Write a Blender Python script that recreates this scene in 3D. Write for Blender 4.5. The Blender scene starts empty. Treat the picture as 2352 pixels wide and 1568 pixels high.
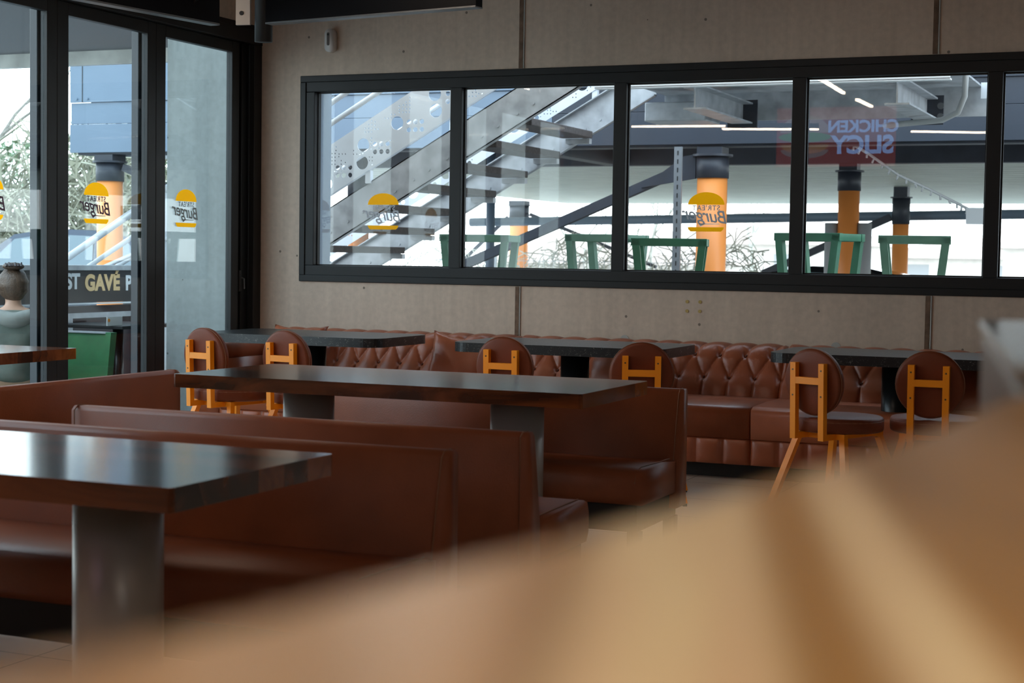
import bpy, bmesh, math, random
from mathutils import Vector, Matrix
random.seed(7)
PI = math.pi
S = bpy.context.scene
C = S.collection
R = math.radians

# ------------------------------------------------------------ camera
FPX = 3731.7
cam_data = bpy.data.cameras.new('camera')
cam = bpy.data.objects.new('camera', cam_data); C.objects.link(cam)
S.camera = cam
cam_data.sensor_width = 36.0
cam_data.lens = FPX / 2352 * 36.0
cam_data.clip_start = 0.03; cam_data.clip_end = 300
def cam_matrix(yaw, pitch, roll):
    c, s = math.cos(yaw), math.sin(yaw)
    f = Vector((-s*math.cos(pitch), c*math.cos(pitch), math.sin(pitch)))
    r = Vector((c, s, 0)); d = f.cross(r)
    cr, sr = math.cos(roll), math.sin(roll)
    r2 = r*cr + d*sr; d2 = d*cr - r*sr
    m = Matrix((r2, -d2, -f)).transposed().to_4x4()
    m.translation = Vector((0, 0, 1.25))
    return m
cam.matrix_world = cam_matrix(R(23.0845), R(-2.9597), R(-0.8801))
cam_data.dof.use_dof = True
cam_data.dof.focus_distance = 8.8
cam_data.dof.aperture_fstop = 57.0/10.5

# ------------------------------------------------------------ light
world = bpy.data.worlds.new('overcast_sky'); S.world = world; world.use_nodes = True
wn = world.node_tree.nodes; wl = world.node_tree.links
bg = wn['Background']; bg.inputs['Strength'].default_value = 5.0
tc = wn.new('ShaderNodeTexCoord'); sx = wn.new('ShaderNodeSeparateXYZ'); rp = wn.new('ShaderNodeValToRGB')
wl.new(tc.outputs['Generated'], sx.inputs[0]); wl.new(sx.outputs['Z'], rp.inputs['Fac'])
rp.color_ramp.elements[0].position = 0.0; rp.color_ramp.elements[0].color = (0.95, 0.98, 1.0, 1)
rp.color_ramp.elements[1].position = 0.6; rp.color_ramp.elements[1].color = (0.72, 0.85, 1.0, 1)
wl.new(rp.outputs['Color'], bg.inputs['Color'])
S.view_settings.view_transform = 'Standard'
try: S.view_settings.look = 'None'
except Exception: pass
S.view_settings.gamma = 1; S.view_settings.use_curve_mapping = False
S.view_settings.exposure = 0.0
LED_STRENGTH = 38.0

# ------------------------------------------------------------ materials
def newmat(name):
    m = bpy.data.materials.new(name); m.use_nodes = True
    return m, m.node_tree.nodes, m.node_tree.links, m.node_tree.nodes['Principled BSDF']
def mat(name, col, rough=0.5, metal=0.0, var=0.0, scale=8.0, bump=0.0, bscale=60.0, stretch=(1,1,1), spec=0.5, coat=0.0, rvar=0.0):
    m, n, l, b = newmat(name)
    b.inputs['Base Color'].default_value = (*col, 1)
    b.inputs['Roughness'].default_value = rough
    b.inputs['Metallic'].default_value = metal
    b.inputs['Specular IOR Level'].default_value = spec
    b.inputs['Coat Weight'].default_value = coat
    t = n.new('ShaderNodeTexCoord'); mp = n.new('ShaderNodeMapping')
    mp.inputs['Scale'].default_value = stretch
    l.new(t.outputs['Object'], mp.inputs['Vector'])
    nz = n.new('ShaderNodeTexNoise'); nz.inputs['Scale'].default_value = scale; nz.inputs['Detail'].default_value = 6
    l.new(mp.outputs[0], nz.inputs['Vector'])
    if var > 0:
        cr = n.new('ShaderNodeValToRGB')
        cr.color_ramp.elements[0].position = 0.3; cr.color_ramp.elements[1].position = 0.7
        cr.color_ramp.elements[0].color = (*[c*(1-var) for c in col], 1)
        cr.color_ramp.elements[1].color = (*[min(1, c*(1+var)) for c in col], 1)
        l.new(nz.outputs['Fac'], cr.inputs['Fac']); l.new(cr.outputs['Color'], b.inputs['Base Color'])
    if rvar > 0:
        mr = n.new('ShaderNodeMapRange'); mr.inputs['To Min'].default_value = max(0.02, rough-rvar); mr.inputs['To Max'].default_value = rough+rvar
        l.new(nz.outputs['Fac'], mr.inputs['Value']); l.new(mr.outputs[0], b.inputs['Roughness'])
    if bump > 0:
        n2 = n.new('ShaderNodeTexNoise'); n2.inputs['Scale'].default_value = bscale; n2.inputs['Detail'].default_value = 4
        l.new(t.outputs['Object'], n2.inputs['Vector'])
        bp = n.new('ShaderNodeBump'); bp.inputs['Strength'].default_value = bump; bp.inputs['Distance'].default_value = 0.01
        l.new(n2.outputs['Fac'], bp.inputs['Height']); l.new(bp.outputs[0], b.inputs['Normal'])
    return m
def glow(name, col, strength):
    m, n, l, b = newmat(name)
    b.inputs['Base Color'].default_value = (*col, 1)
    b.inputs['Emission Color'].default_value = (*col, 1)
    b.inputs['Emission Strength'].default_value = strength
    return m
def glassmat(name, tint=(0.95, 0.98, 0.98), k=0.026):
    m = bpy.data.materials.new(name); m.use_nodes = True
    n = m.node_tree.nodes; l = m.node_tree.links; n.clear()
    o = n.new('ShaderNodeOutputMaterial'); mix = n.new('ShaderNodeMixShader')
    tr = n.new('ShaderNodeBsdfTransparent'); tr.inputs[0].default_value = (*tint, 1)
    gl = n.new('ShaderNodeBsdfGlossy'); gl.inputs['Roughness'].default_value = 0.0
    lw = n.new('ShaderNodeLayerWeight'); lw.inputs['Blend'].default_value = 0.5
    pw = n.new('ShaderNodeMath'); pw.operation = 'POWER'; pw.inputs[1].default_value = 5
    ml = n.new('ShaderNodeMath'); ml.operation = 'MULTIPLY_ADD'; ml.inputs[1].default_value = 1-k; ml.inputs[2].default_value = k
    l.new(lw.outputs['Facing'], pw.inputs[0]); l.new(pw.outputs[0], ml.inputs[0]); l.new(ml.outputs[0], mix.inputs[0])
    l.new(tr.outputs[0], mix.inputs[1]); l.new(gl.outputs[0], mix.inputs[2]); l.new(mix.outputs[0], o.inputs[0])
    return m
def concrete(name, col, seedv=0.0):
    m, n, l, b = newmat(name)
    t = n.new('ShaderNodeTexCoord'); mp = n.new('ShaderNodeMapping'); mp.inputs['Location'].default_value = (seedv, seedv, seedv)
    l.new(t.outputs['Object'], mp.inputs[0])
    a = n.new('ShaderNodeTexNoise'); a.inputs['Scale'].default_value = 1.3; a.inputs['Detail'].default_value = 8
    c = n.new('ShaderNodeTexNoise'); c.inputs['Scale'].default_value = 26; c.inputs['Detail'].default_value = 6
    l.new(mp.outputs[0], a.inputs['Vector']); l.new(mp.outputs[0], c.inputs['Vector'])
    st = n.new('ShaderNodeMapping'); st.inputs['Scale'].default_value = (16, 16, 0.7); l.new(mp.outputs[0], st.inputs[0])
    d = n.new('ShaderNodeTexNoise'); d.inputs['Scale'].default_value = 1.0; d.inputs['Detail'].default_value = 4; l.new(st.outputs[0], d.inputs['Vector'])
    m1 = n.new('ShaderNodeMath'); m1.operation = 'ADD'; l.new(a.outputs['Fac'], m1.inputs[0]); l.new(c.outputs['Fac'], m1.inputs[1])
    m2 = n.new('ShaderNodeMath'); m2.operation = 'ADD'; l.new(m1.outputs[0], m2.inputs[0]); l.new(d.outputs['Fac'], m2.inputs[1])
    cr = n.new('ShaderNodeValToRGB'); cr.color_ramp.elements[0].position = 1.1/3; cr.color_ramp.elements[1].position = 1.9/3
    dv = n.new('ShaderNodeMath'); dv.operation = 'MULTIPLY'; dv.inputs[1].default_value = 1/3; l.new(m2.outputs[0], dv.inputs[0])
    cr.color_ramp.elements[0].color = (*[x*0.85 for x in col], 1); cr.color_ramp.elements[1].color = (*[x*1.13 for x in col], 1)
    l.new(dv.outputs[0], cr.inputs['Fac'])
    # small air holes in the cast face
    v = n.new('ShaderNodeTexVoronoi'); v.inputs['Scale'].default_value = 5.5; l.new(mp.outputs[0], v.inputs['Vector'])
    lt = n.new('ShaderNodeMath'); lt.operation = 'LESS_THAN'; lt.inputs[1].default_value = 0.05; l.new(v.outputs['Distance'], lt.inputs[0])
    mx = n.new('ShaderNodeMix'); mx.data_type = 'RGBA'; l.new(lt.outputs[0], mx.inputs['Factor']); l.new(cr.outputs['Color'], mx.inputs['A'])
    mx.inputs['B'].default_value = (*[x*0.35 for x in col], 1)
    l.new(mx.outputs['Result'], b.inputs['Base Color'])
    b.inputs['Roughness'].default_value = 0.8
    bp = n.new('ShaderNodeBump'); bp.inputs['Strength'].default_value = 0.15; bp.inputs['Distance'].default_value = 0.01
    l.new(c.outputs['Fac'], bp.inputs['Height']); l.new(bp.outputs[0], b.inputs['Normal'])
    return m
def woodmat(name, dark, mid, light, rough=0.16, stave=9.0, axis='X', coat=0.4, sw=0.34):
    m, n, l, b = newmat(name)
    t = n.new('ShaderNodeTexCoord'); mp = n.new('ShaderNodeMapping')
    mp.inputs['Scale'].default_value = (0.7, 5, 3) if axis == 'X' else (5, 0.7, 3)
    l.new(t.outputs['Object'], mp.inputs[0])
    nz = n.new('ShaderNodeTexNoise'); nz.inputs['Scale'].default_value = 2.2; nz.inputs['Detail'].default_value = 8; nz.inputs['Distortion'].default_value = 1.2
    l.new(mp.outputs[0], nz.inputs['Vector'])
    # glued staves, each its own tone
    sp = n.new('ShaderNodeSeparateXYZ'); l.new(t.outputs['Object'], sp.inputs[0])
    fl = n.new('ShaderNodeMath'); fl.operation = 'MULTIPLY'; fl.inputs[1].default_value = stave
    l.new(sp.outputs['Y' if axis == 'X' else 'X'], fl.inputs[0])
    f2 = n.new('ShaderNodeMath'); f2.operation = 'FLOOR'; l.new(fl.outputs[0], f2.inputs[0])
    wnz = n.new('ShaderNodeTexWhiteNoise'); wnz.noise_dimensions = '1D'; l.new(f2.outputs[0], wnz.inputs['W'])
    ad = n.new('ShaderNodeMath'); ad.operation = 'MULTIPLY_ADD'; ad.inputs[1].default_value = sw; l.new(wnz.outputs['Value'], ad.inputs[0]); 
    sc = n.new('ShaderNodeMath'); sc.operation = 'SUBTRACT'; sc.inputs[1].default_value = sw/2; l.new(nz.outputs['Fac'], sc.inputs[0]); l.new(sc.outputs[0], ad.inputs[2])
    cr = n.new('ShaderNodeValToRGB'); e = cr.color_ramp.elements
    e[0].position = 0.28; e[0].color = (*dark, 1); e[1].position = 0.75; e[1].color = (*light, 1)
    k = e.new(0.5); k.color = (*mid, 1)
    l.new(ad.outputs[0], cr.inputs['Fac']); l.new(cr.outputs['Color'], b.inputs['Base Color'])
    b.inputs['Roughness'].default_value = rough; b.inputs['Coat Weight'].default_value = coat; b.inputs['Coat Roughness'].default_value = 0.13; b.inputs['Coat IOR'].default_value = 1.6
    return m

M = {}
M['concrete'] = concrete('cast_concrete', (0.60, 0.49, 0.395))
M['concrete_fin'] = concrete('weathered_concrete', (0.24, 0.265, 0.26), 3.1)
M['anthracite'] = mat('anthracite_aluminium', (0.012, 0.013, 0.014), 0.5, 0.0, 0.1, 3, spec=0.35)
M['black'] = mat('matt_black', (0.006, 0.006, 0.006), 0.55)
M['blacksteel'] = mat('black_steel', (0.010, 0.012, 0.014), 0.28, 0.3)
M['leather'] = mat('brown_leather', (0.27, 0.075, 0.030), 0.44, 0, 0.14, 5, 0.12, 220, spec=0.32, rvar=0.05)
M['leather_red'] = mat('chestnut_leather', (0.33, 0.092, 0.040), 0.30, 0, 0.14, 6, 0.10, 200, spec=0.42, rvar=0.05)
M['leather_dark'] = mat('dark_brown_leather', (0.16, 0.036, 0.012), 0.5, 0, 0.12, 6, 0.12, 220, spec=0.28)
M['button'] = mat('leather_button', (0.13, 0.036, 0.018), 0.35)
M['thread'] = mat('tan_thread', (0.24, 0.10, 0.05), 0.6)
M['orange'] = mat('orange_lacquer', (1.0, 0.31, 0.003), 0.4, 0, 0.05, 4)
M['screw'] = mat('steel_screw', (0.12, 0.08, 0.05), 0.4, 0.6)
M['walnut'] = woodmat('walnut_wood', (0.025, 0.008, 0.003), (0.17, 0.045, 0.012), (0.31, 0.09, 0.024), 0.22, 9, 'X', 0.65, 0.5)
M['walnut_y'] = woodmat('walnut_wood_side', (0.03, 0.009, 0.004), (0.15, 0.042, 0.014), (0.26, 0.08, 0.028), 0.2, 9, 'Y', 0.8)
def barwood():
    m, n, l, b = newmat('honey_wood_reflection_bands')
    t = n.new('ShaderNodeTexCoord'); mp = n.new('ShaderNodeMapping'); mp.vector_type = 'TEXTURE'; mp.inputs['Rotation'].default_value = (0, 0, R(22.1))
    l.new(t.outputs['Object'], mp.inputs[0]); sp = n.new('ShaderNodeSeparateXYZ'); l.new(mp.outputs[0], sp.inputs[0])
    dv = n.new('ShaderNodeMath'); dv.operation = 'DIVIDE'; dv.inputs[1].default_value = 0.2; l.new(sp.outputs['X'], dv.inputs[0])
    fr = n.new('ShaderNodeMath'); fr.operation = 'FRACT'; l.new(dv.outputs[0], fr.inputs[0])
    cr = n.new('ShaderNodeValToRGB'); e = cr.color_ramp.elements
    dk = (0.30, 0.15, 0.035, 1); li = (0.64, 0.46, 0.26, 1); md = (0.32, 0.165, 0.05, 1)  # light and dark bands paint streaked window reflections into the wood colour
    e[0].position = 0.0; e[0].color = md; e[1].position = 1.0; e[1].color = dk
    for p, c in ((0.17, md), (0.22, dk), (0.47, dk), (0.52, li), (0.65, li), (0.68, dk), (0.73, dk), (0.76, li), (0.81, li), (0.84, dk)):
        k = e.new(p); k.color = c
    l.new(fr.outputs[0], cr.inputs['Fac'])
    st = n.new('ShaderNodeMapping'); st.inputs['Scale'].default_value = (40, 3, 10); l.new(mp.outputs[0], st.inputs[0])
    nz = n.new('ShaderNodeTexNoise'); nz.inputs['Scale'].default_value = 1.5; nz.inputs['Detail'].default_value = 6; l.new(st.outputs[0], nz.inputs['Vector'])
    mx = n.new('ShaderNodeMix'); mx.data_type = 'RGBA'; mx.blend_type = 'OVERLAY'; mx.inputs['Factor'].default_value = 0.5
    l.new(cr.outputs['Color'], mx.inputs['A']); l.new(nz.outputs['Fac'], mx.inputs['B']); l.new(mx.outputs['Result'], b.inputs['Base Color'])
    b.inputs['Roughness'].default_value = 0.4; b.inputs['Coat Weight'].default_value = 0.8; b.inputs['Coat Roughness'].default_value = 0.32
    return m
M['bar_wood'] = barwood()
M['steelcol'] = mat('brushed_grey_steel', (0.46, 0.42, 0.38), 0.38, 0.3, 0.06, 3, stretch=(1, 1, 0.2))
M['stainless'] = mat('stainless_steel', (0.52, 0.49, 0.46), 0.22, 0.95, 0.05, 4)
M['floor'] = None
M['white'] = mat('white_plastic', (0.78, 0.75, 0.72), 0.4)
M['brass'] = mat('brass', (0.45, 0.34, 0.13), 0.35, 0.8)
M['glass'] = glassmat('window_glass')
M['glass_left'] = glassmat('window_glass_green', (0.88, 0.95, 0.96), 0.04)
M['led'] = glow('warm_led', (1.0, 0.78, 0.60), LED_STRENGTH)
M['sealant'] = mat('brown_sealant', (0.16, 0.10, 0.065), 0.8, 0, 0.3, 20)
M['sealpipe'] = mat('grey_sealant', (0.42, 0.42, 0.40), 0.7)
def vinyl(name, col, tr=0.55):
    m, n, l, b = newmat(name); b.inputs['Base Color'].default_value = (*col, 1); b.inputs['Roughness'].default_value = 0.5
    t_ = n.new('ShaderNodeBsdfTranslucent'); t_.inputs[0].default_value = (*col, 1); mx = n.new('ShaderNodeMixShader'); mx.inputs[0].default_value = tr
    l.new(b.outputs[0], mx.inputs[1]); l.new(t_.outputs[0], mx.inputs[2]); l.new(mx.outputs[0], n['Material Output'].inputs[0]); return m
M['yellow'] = vinyl('yellow_vinyl', (1.0, 0.66, 0.0), 0.72)
M['whitevinyl'] = vinyl('pale_vinyl', (0.60, 0.62, 0.66), 0.35)
M['purplevinyl'] = mat('plum_vinyl', (0.10, 0.05, 0.10), 0.5)
M['greyvinyl'] = mat('grey_vinyl', (0.30, 0.345, 0.345), 0.6)
M['galv'] = mat('galvanised_steel', (0.42, 0.44, 0.46), 0.45, 0.35, 0.22, 9)
M['galv_light'] = mat('pale_galvanised_sheet', (0.62, 0.66, 0.70), 0.45, 0.2, 0.08, 5)
M['tread'] = mat('grated_tread', (0.085, 0.072, 0.07), 0.75, 0.1, 0.25, 40)
M['clad'] = mat('blue_grey_cladding', (0.125, 0.175, 0.235), 0.45, 0, 0.05, 2)
M['darkclad'] = mat('dark_cladding', (0.022, 0.030, 0.045), 0.5, 0, 0.08, 2)  # darker tone for the right-hand part of the cladding
M['darksteel'] = mat('navy_painted_steel', (0.025, 0.030, 0.042), 0.5, 0, 0.2, 6)
M['orangecol'] = mat('orange_column_paint', (0.80, 0.27, 0.06), 0.45, 0, 0.06, 3)
M['decking'] = mat('profiled_deck', (0.74, 0.78, 0.70), 0.5, 0.1, 0.06, 2)
M['asphalt'] = mat('pale_asphalt', (0.42, 0.42, 0.41), 0.9, 0, 0.15, 12)
M['greenwood'] = mat('green_painted_timber', (0.035, 0.17, 0.095), 0.5, 0, 0.15, 10)
M['greenwood2'] = mat('faded_green_timber', (0.13, 0.27, 0.20), 0.55, 0, 0.12, 10)
M['greensat'] = mat('bright_green_timber', (0.02, 0.14, 0.045), 0.5, 0, 0.12, 10)
M['bark'] = mat('grey_bark', (0.22, 0.20, 0.17), 0.9, 0, 0.3, 30)
M['twig'] = mat('pale_twigs', (0.50, 0.49, 0.42), 0.9, 0, 0.35, 3)
M['bramble'] = mat('dry_bramble', (0.27, 0.26, 0.19), 0.9, 0, 0.4, 3)
M['evergreen'] = mat('evergreen_leaf', (0.12, 0.17, 0.09), 0.8, 0, 0.4, 4)
M['render'] = mat('cream_render', (0.70, 0.66, 0.60), 0.9, 0, 0.08, 3)
M['tile'] = mat('terracotta_roof', (0.62, 0.52, 0.46), 0.9, 0, 0.2, 8)
M['carblue'] = mat('dark_blue_car_paint', (0.012, 0.022, 0.045), 0.12, 0.3, coat=0.8)
M['carblack'] = mat('black_car_paint', (0.01, 0.012, 0.014), 0.12, 0.2, coat=0.8)
M['carglass'] = mat('tinted_car_glass', (0.10, 0.14, 0.16), 0.05, 0.0, spec=1.0)
M['tyre'] = mat('tyre_rubber', (0.015, 0.015, 0.015), 0.8)
M['wheelrim'] = mat('alloy_rim', (0.4, 0.4, 0.42), 0.3, 0.8)
M['signblack'] = mat('black_sign_board', (0.022, 0.022, 0.024), 0.35)
M['signcream'] = mat('sand_lettering', (0.72, 0.50, 0.25), 0.5)
M['signwhite'] = mat('white_lettering', (0.72, 0.76, 0.78), 0.5)
M['paper'] = mat('white_card', (0.8, 0.84, 0.84), 0.6)
M['skin'] = mat('skin', (0.55, 0.32, 0.22), 0.5)
M['hair'] = mat('brown_hair', (0.075, 0.045, 0.028), 0.5, 0, 0.35, 60, 0.4, 90, (1, 1, 0.2))
M['jacket'] = mat('sage_green_jacket', (0.10, 0.12, 0.10), 0.75, 0, 0.2, 10, 0.5, 14)
M['hood'] = mat('pale_grey_hood', (0.21, 0.22, 0.20), 0.8, 0, 0.12, 10, 0.4, 14)
M['clip'] = mat('dark_hair_clip', (0.03, 0.018, 0.018), 0.3)
M['ceiling'] = mat('brown_grey_ceiling_paint', (0.30, 0.25, 0.21), 0.8)
M['soffit'] = mat('dark_soffit_panel', (0.10, 0.10, 0.105), 0.6)
M['zinc'] = mat('patchy_zinc_trim', (0.42, 0.42, 0.39), 0.4, 0.4, 0.3, 3)
M['screen'] = mat('switched_off_screen', (0.003, 0.003, 0.004), 0.6, spec=0.1)
M['silver'] = mat('silver_bezel', (0.12, 0.125, 0.13), 0.4, 0.4)
M['cable'] = mat('black_cable', (0.012, 0.011, 0.011), 0.45)
M['plug'] = mat('yellowed_plug', (0.42, 0.38, 0.22), 0.5)
M['conduit'] = mat('grey_conduit', (0.35, 0.36, 0.36), 0.6)
M['redsign'] = mat('red_road_sign', (0.75, 0.03, 0.03), 0.4)

def stonemat():
    m, n, l, b = newmat('black_marbled_laminate')
    t = n.new('ShaderNodeTexCoord'); mp = n.new('ShaderNodeMapping'); mp.inputs['Rotation'].default_value = (0.4, 0.5, 0.6)
    mp.inputs['Scale'].default_value = (30, 12, 30); l.new(t.outputs['Object'], mp.inputs[0])
    nz = n.new('ShaderNodeTexNoise'); nz.inputs['Scale'].default_value = 2.2; nz.inputs['Detail'].default_value = 5; nz.inputs['Distortion'].default_value = 1.5
    l.new(mp.outputs[0], nz.inputs['Vector'])
    cr = n.new('ShaderNodeValToRGB'); e = cr.color_ramp.elements
    e[0].position = 0.60; e[0].color = (0.010, 0.011, 0.012, 1); e[1].position = 0.72; e[1].color = (0.20, 0.19, 0.17, 1)
    l.new(nz.outputs['Fac'], cr.inputs['Fac']); l.new(cr.outputs['Color'], b.inputs['Base Color'])
    b.inputs['Roughness'].default_value = 0.30
    return m
M['stone'] = stonemat()
def floormat():
    m, n, l, b = newmat('beige_porcelain_tiles')
    t = n.new('ShaderNodeTexCoord'); mp = n.new('ShaderNodeMapping'); mp.inputs['Location'].default_value = (0.28, 0.21, 0)
    l.new(t.outputs['Object'], mp.inputs[0])
    br = n.new('ShaderNodeTexBrick'); br.offset = 0.0; br.inputs['Scale'].default_value = 1.0
    br.inputs['Brick Width'].default_value = 0.6; br.inputs['Row Height'].default_value = 0.6; br.inputs['Mortar Size'].default_value = 0.003
    br.inputs['Color1'].default_value = (0.68, 0.58, 0.49, 1); br.inputs['Color2'].default_value = (0.63, 0.54, 0.455, 1); br.inputs['Mortar'].default_value = (0.10, 0.085, 0.07, 1)
    l.new(mp.outputs[0], br.inputs['Vector']); l.new(br.outputs['Color'], b.inputs['Base Color'])
    b.inputs['Roughness'].default_value = 0.28
    return m
M['floor'] = floormat()

# ------------------------------------------------------------ helpers
def obj(name, bm, m, parent=None, smooth=False, mods=None):
    me = bpy.data.meshes.new(name)
    bmesh.ops.recalc_face_normals(bm, faces=bm.faces)
    bm.to_mesh(me); bm.free()
    for q in (m if isinstance(m, (list, tuple)) else [m]): me.materials.append(q)
    o = bpy.data.objects.new(name, me); C.objects.link(o)
    if parent is not None: o.parent = parent
    if smooth:
        for p in me.polygons: p.use_smooth = True
    return o
def tag(o, label=None, cat=None, group=None, kind=None):
    if label: o['label'] = label
    if cat: o['category'] = cat
    if group: o['group'] = group
    if kind: o['kind'] = kind
    return o
def thing(name, label, cat, loc=(0, 0, 0), rz=0, group=None):
    o = bpy.data.objects.new(name, None); C.objects.link(o)
    o.empty_display_size = 0.1
    o.location = loc; o.rotation_euler = (0, 0, rz)
    return tag(o, label, cat, group)
def struct(name, bm, m, label=None, parent=None, **k):
    o = obj(name, bm, m, parent, **k)
    if parent is None:
        o['kind'] = 'structure'
        if label: o['label'] = label
    return o
def dup(root, loc, rz, label=None):
    def cp(o, par):
        c = o.copy(); C.objects.link(c)
        if par is not None: c.parent = par
        for ch in list(o.children): cp(ch, c)
        return c
    r = cp(root, None); r.location = loc; r.rotation_euler = (0, 0, rz)
    if label: r['label'] = label
    return r
def box(bm, a, b, bev=0.0, seg=2):
    a = Vector(a); b = Vector(b)
    vs = [bm.verts.new((x, y, z)) for x in (a.x, b.x) for y in (a.y, b.y) for z in (a.z, b.z)]
    q = [(0, 1, 3, 2), (4, 6, 7, 5), (0, 4, 5, 1), (2, 3, 7, 6), (0, 2, 6, 4), (1, 5, 7, 3)]
    fs = [bm.faces.new([vs[i] for i in f]) for f in q]
    if bev > 0:
        es = list({e for f in fs for e in f.edges})
        bmesh.ops.bevel(bm, geom=es, offset=bev, segments=seg, profile=0.5, affect='EDGES')
    return bm
def nb(): return bmesh.new()
def B(a, b, bev=0.0, seg=2): return box(nb(), a, b, bev, seg)
def frame_axes(d):
    d = Vector(d).normalized(); up = Vector((0, 0, 1)) if abs(d.z) < 0.99 else Vector((0, 1, 0))
    s = d.cross(up).normalized(); return d, s, s.cross(d)
def tube(bm, pts, r, seg=12, cap=True, rad=None, rot=0.0, flat=1.0):
    pts = [Vector(p) for p in pts]; rings = []
    for i, p in enumerate(pts):
        if i == 0: d = pts[1]-p
        elif i == len(pts)-1: d = p-pts[i-1]
        else: d = (pts[i+1]-p).normalized()+(p-pts[i-1]).normalized()
        d, s, u = frame_axes(d)
        rr = rad[i] if rad else r
        rings.append([bm.verts.new(p+s*math.cos(2*PI*k/seg+rot)*rr+u*math.sin(2*PI*k/seg+rot)*rr*flat) for k in range(seg)])
    for a, b in zip(rings, rings[1:]):
        for k in range(seg): bm.faces.new((a[k], a[(k+1) % seg], b[(k+1) % seg], b[k]))
    if cap: bm.faces.new(rings[0][::-1]); bm.faces.new(rings[-1])
    return bm
def sq(bm, pts, w, h=None):   # square bar along points
    return tube(bm, pts, w*0.7071, 4, True, None, PI/4, (h or w)/w)
def cyl(bm, c, r, h, seg=32, rx=1.0, ry=1.0, bev=0.0):
    c = Vector(c)
    prof = [(r, 0), (r, h)] if bev == 0 else [(r-bev, 0), (r-bev*0.3, bev*0.3), (r, bev), (r, h-bev), (r-bev*0.3, h-bev*0.3), (r-bev, h)]
    rings = [[bm.verts.new(c+Vector((math.cos(2*PI*k/seg)*q*rx, math.sin(2*PI*k/seg)*q*ry, z))) for k in range(seg)] for q, z in prof]
    for a, b in zip(rings, rings[1:]):
        for k in range(seg): bm.faces.new((a[k], a[(k+1) % seg], b[(k+1) % seg], b[k]))
    bm.faces.new(rings[0][::-1]); bm.faces.new(rings[-1])
    return bm
def prism(bm, prof, a0, a1, axis='x'):   # 2-D profile extruded along an axis
    def P(p, t):
        if axis == 'x': return (t, p[0], p[1])
        if axis == 'y': return (p[0], t, p[1])
        return (p[0], p[1], t)
    v0 = [bm.verts.new(P(p, a0)) for p in prof]; v1 = [bm.verts.new(P(p, a1)) for p in prof]
    n = len(prof)
    for i in range(n): bm.faces.new((v0[i], v0[(i+1) % n], v1[(i+1) % n], v1[i]))
    bm.faces.new(v0[::-1]); bm.faces.new(v1)
    return bm
def bevel_all(bm, off, seg=2, ang=30):
    es = [e for e in bm.edges if len(e.link_faces) == 2 and e.calc_face_angle(0) > R(ang)]
    bmesh.ops.bevel(bm, geom=es, offset=off, segments=seg, profile=0.6, affect='EDGES')
    return bm
def rrect(x0, x1, y0, y1, r, n=6):
    out = []
    for cx, cy, a in ((x1-r, y1-r, 0), (x0+r, y1-r, 90), (x0+r, y0+r, 180), (x1-r, y0+r, 270)):
        for k in range(n+1): t = R(a+90*k/n); out.append((cx+math.cos(t)*r, cy+math.sin(t)*r))
    return out
def curve_mesh(cu, name, m, parent, matrix):
    tmp = bpy.data.objects.new(name+'_tmp', cu); C.objects.link(tmp)
    bpy.context.view_layer.update()
    dg = bpy.context.evaluated_depsgraph_get()
    me = bpy.data.meshes.new_from_object(tmp.evaluated_get(dg)); me.name = name
    bpy.data.objects.remove(tmp); bpy.data.curves.remove(cu)
    me.materials.clear(); me.materials.append(m)
    me.transform(matrix)
    if matrix.determinant() < 0: me.flip_normals()
    o = bpy.data.objects.new(name, me); C.objects.link(o)
    if parent is not None: o.parent = parent
    return o
def text(s, size, m, matrix, parent=None, name='lettering', depth=0.001, shear=0.0, bold=0.0, space=1.0, align='CENTER'):
    cu = bpy.data.curves.new(name, 'FONT'); cu.body = s; cu.size = size; cu.extrude = depth; cu.shear = shear
    cu.offset = bold; cu.space_character = space; cu.align_x = align; cu.align_y = 'CENTER'
    return curve_mesh(cu, name, m, parent, matrix)
def axes(o, x, y, z):   # matrix from origin and three axes
    m = Matrix((Vector(x), Vector(y), Vector(z))).transposed().to_4x4(); m.translation = Vector(o); return m

# ------------------------------------------------------------ the setting
WX = -6.25      # plane of the glazed left wall
WY = 10.0       # inner face of the concrete back wall
CEIL = 3.45
struct('floor', B((-6.4, -6.5, -0.1), (5.2, 10.0, 0)), M['floor'], 'beige square porcelain floor tiles')
struct('ceiling', B((-6.45, -6.5, CEIL), (5.2, 10.0, CEIL+0.2)), M['ceiling'], 'dark painted ceiling')
JX = (-4.225, -1.535)
W0, W1 = -5.905, 1.31   # strip window outer frame
WZ0, WZ1 = 1.06, 2.50
bm = nb()
box(bm, (-7.03, WY, -0.1), (5.2, WY+0.3, WZ0+0.02)); box(bm, (-7.03, WY, WZ1-0.02), (5.2, WY+0.3, 3.7))
box(bm, (-6.25, WY, WZ0+0.02), (W0+0.03, WY+0.3, WZ1-0.02)); box(bm, (W1-0.03, WY, WZ0+0.02), (5.2, WY+0.3, WZ1-0.02))
struct('wall_back', bm, M['concrete'], 'cast concrete wall around the long strip window')
struct('wall_back_exterior', B((-7.03, WY-0.001, 0.0), (-6.25, WY+0.299, 2.80)), M['concrete_fin'], 'weathered concrete wall end seen outside the glass')
for i, jx in enumerate(JX):
    for z0, z1 in ((0.72, WZ0-0.004), (WZ1+0.004, CEIL)):
        o = struct('trim_%d' % (i*2+(2 if z0 > 2 else 1)), B((jx-0.018, WY-0.006, z0), (jx+0.012, WY, z1), 0.002), M['sealant'], 'vertical sealed joint between concrete panels')
        obj('sealant_bead', tube(nb(), [(jx+0.018, WY-0.004, z0), (jx+0.018, WY-0.004, z1)], 0.005, 8), M['sealpipe'], o)
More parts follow.
